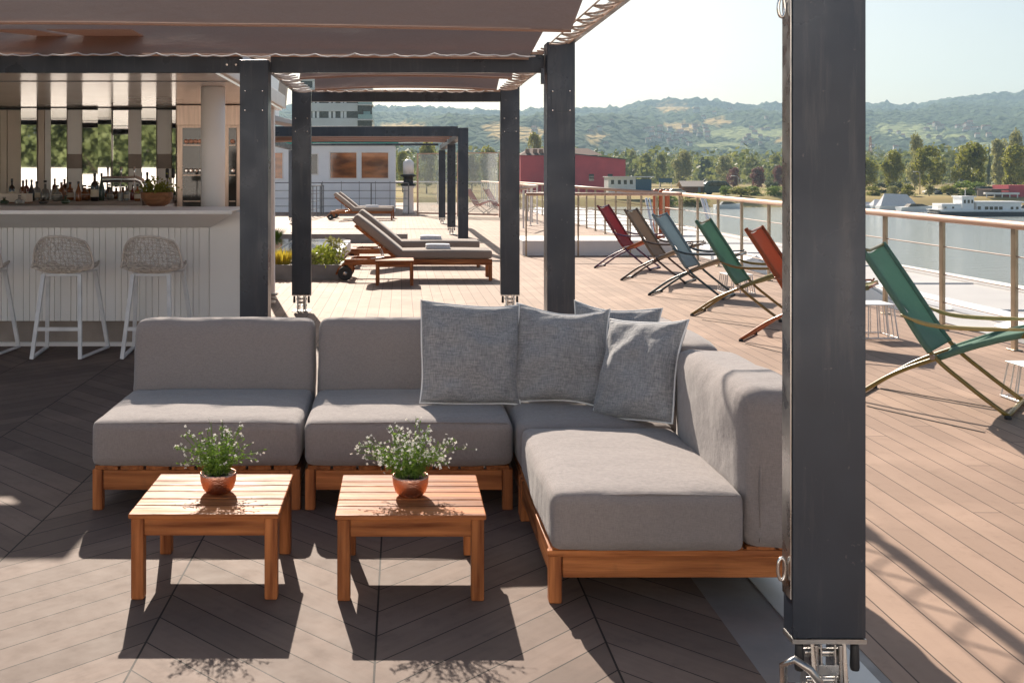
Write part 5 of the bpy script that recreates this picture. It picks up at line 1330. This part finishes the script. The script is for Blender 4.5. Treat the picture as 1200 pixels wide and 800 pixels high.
# houseboat
k=.131; y=F*k
hbt=thing('houseboat','white houseboat with dark hull, wheelhouse and row of square windows moored on the river','boat',(fx(1143,k),y,ZW)); ox=fx(1143,k)
def hx(px): return fx(px,k)-ox
def hz(py): return fz(py,k)-ZW
MB().prism([(hx(1092),.62),(hx(1096),-.1),(hx(1192),-.1),(hx(1197),.35),(hx(1196),.75),(hx(1150),.62)],-1.9,1.9).build('hull',mat('hull_dark',(.03,.04,.06),rough=.4),hbt,bevel=.08)
MB().prism([(hx(1096),.65),(hx(1197),.65),(hx(1196),.95),(hx(1092),1.0)],-1.95,1.95).build('bulwark',M['boatwhite'],hbt,bevel=.03)
fc_=MB().box(hx(1098),hx(1121),-1.5,1.5,.9,hz(238.5)).build('fore_cabin',M['boatwhite'],hbt,bevel=.04)
wh=MB().box(hx(1122),hx(1136),-1.4,1.4,.9,hz(231)).build('wheelhouse',M['boatwhite'],hbt,bevel=.05)
MB().box(hx(1121),hx(1138),-1.6,1.6,hz(231)+.01,hz(229.8)).build('wheelhouse_roof',M['boatwhite'],hbt,bevel=.03)
af=MB().box(hx(1138.3),hx(1190),-1.6,1.6,.9,hz(237.5)).build('aft_cabin',M['boatwhite'],hbt,bevel=.05)
MB().box(hx(1136.5),hx(1194),-1.8,1.8,hz(237.5)+.01,hz(235.8)).build('aft_roof',M['boatwhite'],hbt,bevel=.04)
for px,py,w,h,pr,yy in ((1101,243,2,2,fc_,-1.5),(1110,243,2.2,2.2,fc_,-1.5),(1124,236,2.4,4,wh,-1.4),(1128.5,236,2.4,4,wh,-1.4),(1132.6,236,2,4,wh,-1.4),(1140,244,3.5,5,af,-1.6),(1148.5,244.5,4,5.5,af,-1.6),(1154,244.5,4,5.5,af,-1.6),(1159.5,244.5,4,5.5,af,-1.6),(1165,244.5,4,5.5,af,-1.6),(1178,243.5,3,3,af,-1.6),(1184,243.5,3,3,af,-1.6)):
    MB().box(hx(px-w/2+1),hx(px+w/2+1),yy-.03,yy-.004,hz(py+h/2),hz(py-h/2)).build('window',M['darkglass'],pr)
MB().tube([(hx(1131),0,hz(230)),(hx(1131),0,hz(222))],.05,6).build('mast',M['boatwhite'],hbt)
q=MB()
for i in range(9): q.tube([(hx(1093+i*1.2),-1.8,.95),(hx(1093+i*1.2),-1.8,1.5)],.03,4)
q.tube([(hx(1093),-1.8,1.5),(hx(1103),-1.8,1.5)],.03,4); q.build('bow_rail',M['steel'],hbt)
# small boats with covers
bt='small boats moored along the far bank'
def sboat(label,px,k,ln,cover,z=ZW,rz=0,zt=1.7):
    X,Y=at(px,k); t=thing('moored_boat',label,'boat',(X,Y,z),rz,bt)
    h=MB(); n=12; vs=[];
    for i in range(n+1):
        f=i/n; w=1.1*math.sin(math.pi*min(1,f*.85+.15))**.6 if f<1 else .02; x=-ln/2+ln*f
        w=1.1*(1-f**3.5); 
        vs+= [(x,-w,.75+.25*f),(x,-w*.6,0),(x,w*.6,0),(x,w,.75+.25*f)]
    fs=[]
    for i in range(n):
        a=i*4; fs+=[(a,a+1,a+5,a+4),(a+1,a+2,a+6,a+5),(a+2,a+3,a+7,a+6),(a+3,a,a+4,a+7)]
    fs+=[(0,3,2,1)]; h.add(vs,fs).build('hull',M['boatwhite'],t,smooth=False)
    if cover: MB().add([(-ln*.48,-1,.78),(ln*.3,-.8,.9),(ln*.3,.8,.9),(-ln*.48,1,.78),(-ln*.35,0,zt),(ln*.12,0,zt*.95)],[(0,1,5,4),(1,2,5),(2,3,4,5),(3,0,4)]).build('cover',mat('boat_cover',(.62,.63,.66),rough=.8),t)
    else:
        MB().prism([(-ln*.3,.8),(-ln*.2,1.35),(ln*.1,1.3),(ln*.28,.95)],-.7,.7).build('windscreen',M['darkglass'],t,bevel=.03)
sboat('white covered motor boat with the tallest cover, below the dark bush',1056,.152,8.5,True,zt=3.0); sboat('white open motor boat left of the houseboat bow',1074,.147,6.5,False,rz=.1)
sboat('white covered boat farthest left near the post',1022,.155,6,True,zt=1.4); sboat('white covered boat between its two neighbours',1037,.154,5.5,True,zt=1.9,rz=.05)
sboat('small white boat under the yellow green bank seen through the rail',853,.16,5,False); sboat('small motor boat at the right edge behind the houseboat stern',1203,.14,5,False)
sboat('small white dinghy close by at the roof edge of the side vessel',1183,.0135*2.2,2.6,False,rz=.2)
# hillside village
hwl=[mat('house_wall',(.62,.58,.54),rough=.8),mat('house_wall_cream',(.60,.52,.42),rough=.8)]; hrf=mat('house_roof',(.28,.13,.09),rough=.9)
def ray_ground(px,py):
    for i in range(400):
        Y=640+i*5.5; X=(px-VX)*Y/F; z=H-(py-VY)*Y/F
        if z<=terr(X,Y)+2: return X,Y,terr(X,Y)
    return None
hm=MB(); hm.box(-6,6,-5,5,-2,6); hme=[]
w1=hm.build('wall',hwl[0]); w2=bpy.data.objects.new('wall',w1.data.copy()); w2.data.materials[0]=hwl[1]
r1=MB().prism([(-6.6,6.02),(6.6,6.02),(0,10.5)],-5.6,5.6,axis='x').build('roof',hrf)
dat=[(w1.data,r1.data),(w2.data,r1.data)]
bpy.data.objects.remove(w1); bpy.data.objects.remove(w2); bpy.data.objects.remove(r1)
rr=random.Random(21); nh=0
clus=[(755,830,148,168,46),(800,900,128,138,5),(870,915,150,172,14),(1085,1160,146,162,18),(1120,1145,144,152,10),(600,660,150,170,6),(1015,1060,150,175,5),(690,740,140,170,4)]
for (xa,xb,ya,yb,n) in clus:
    for i in range(n):
        px,py=rr.uniform(xa,xb),rr.uniform(ya,yb); g=ray_ground(px,py)
        if not g: continue
        s=rr.uniform(.45,.8)*(g[1]/1900)
        t=thing('house','white walled house with a brown pitched roof on the distant hillside','house',(g[0],g[1],g[2]-1),rr.uniform(-.6,.6),'houses scattered over the distant hillside'); t.scale=(s,s,s)
        for nm,me in zip(('wall','roof'),dat[rr.randrange(2)]): o=bpy.data.objects.new(nm,me); COL.objects.link(o); o.parent=t
        nh+=1
print('houses',nh)
# ------------------------------------------------------------------ haze
hm_,nt,b=newmat('haze_air'); nt.nodes.remove(b); pv_=N(nt,'ShaderNodeVolumePrincipled'); pv_.inputs['Density'].default_value=.00021; pv_.inputs['Color'].default_value=(.58,.82,1,1); pv_.inputs['Anisotropy'].default_value=.15
L(nt,pv_.outputs[0],nt.nodes['Material Output'].inputs['Volume'])
hz_=MB().box(-1600,2700,-1000,3500,-8,330).build('haze',hm_); hz_['kind']='stuff'
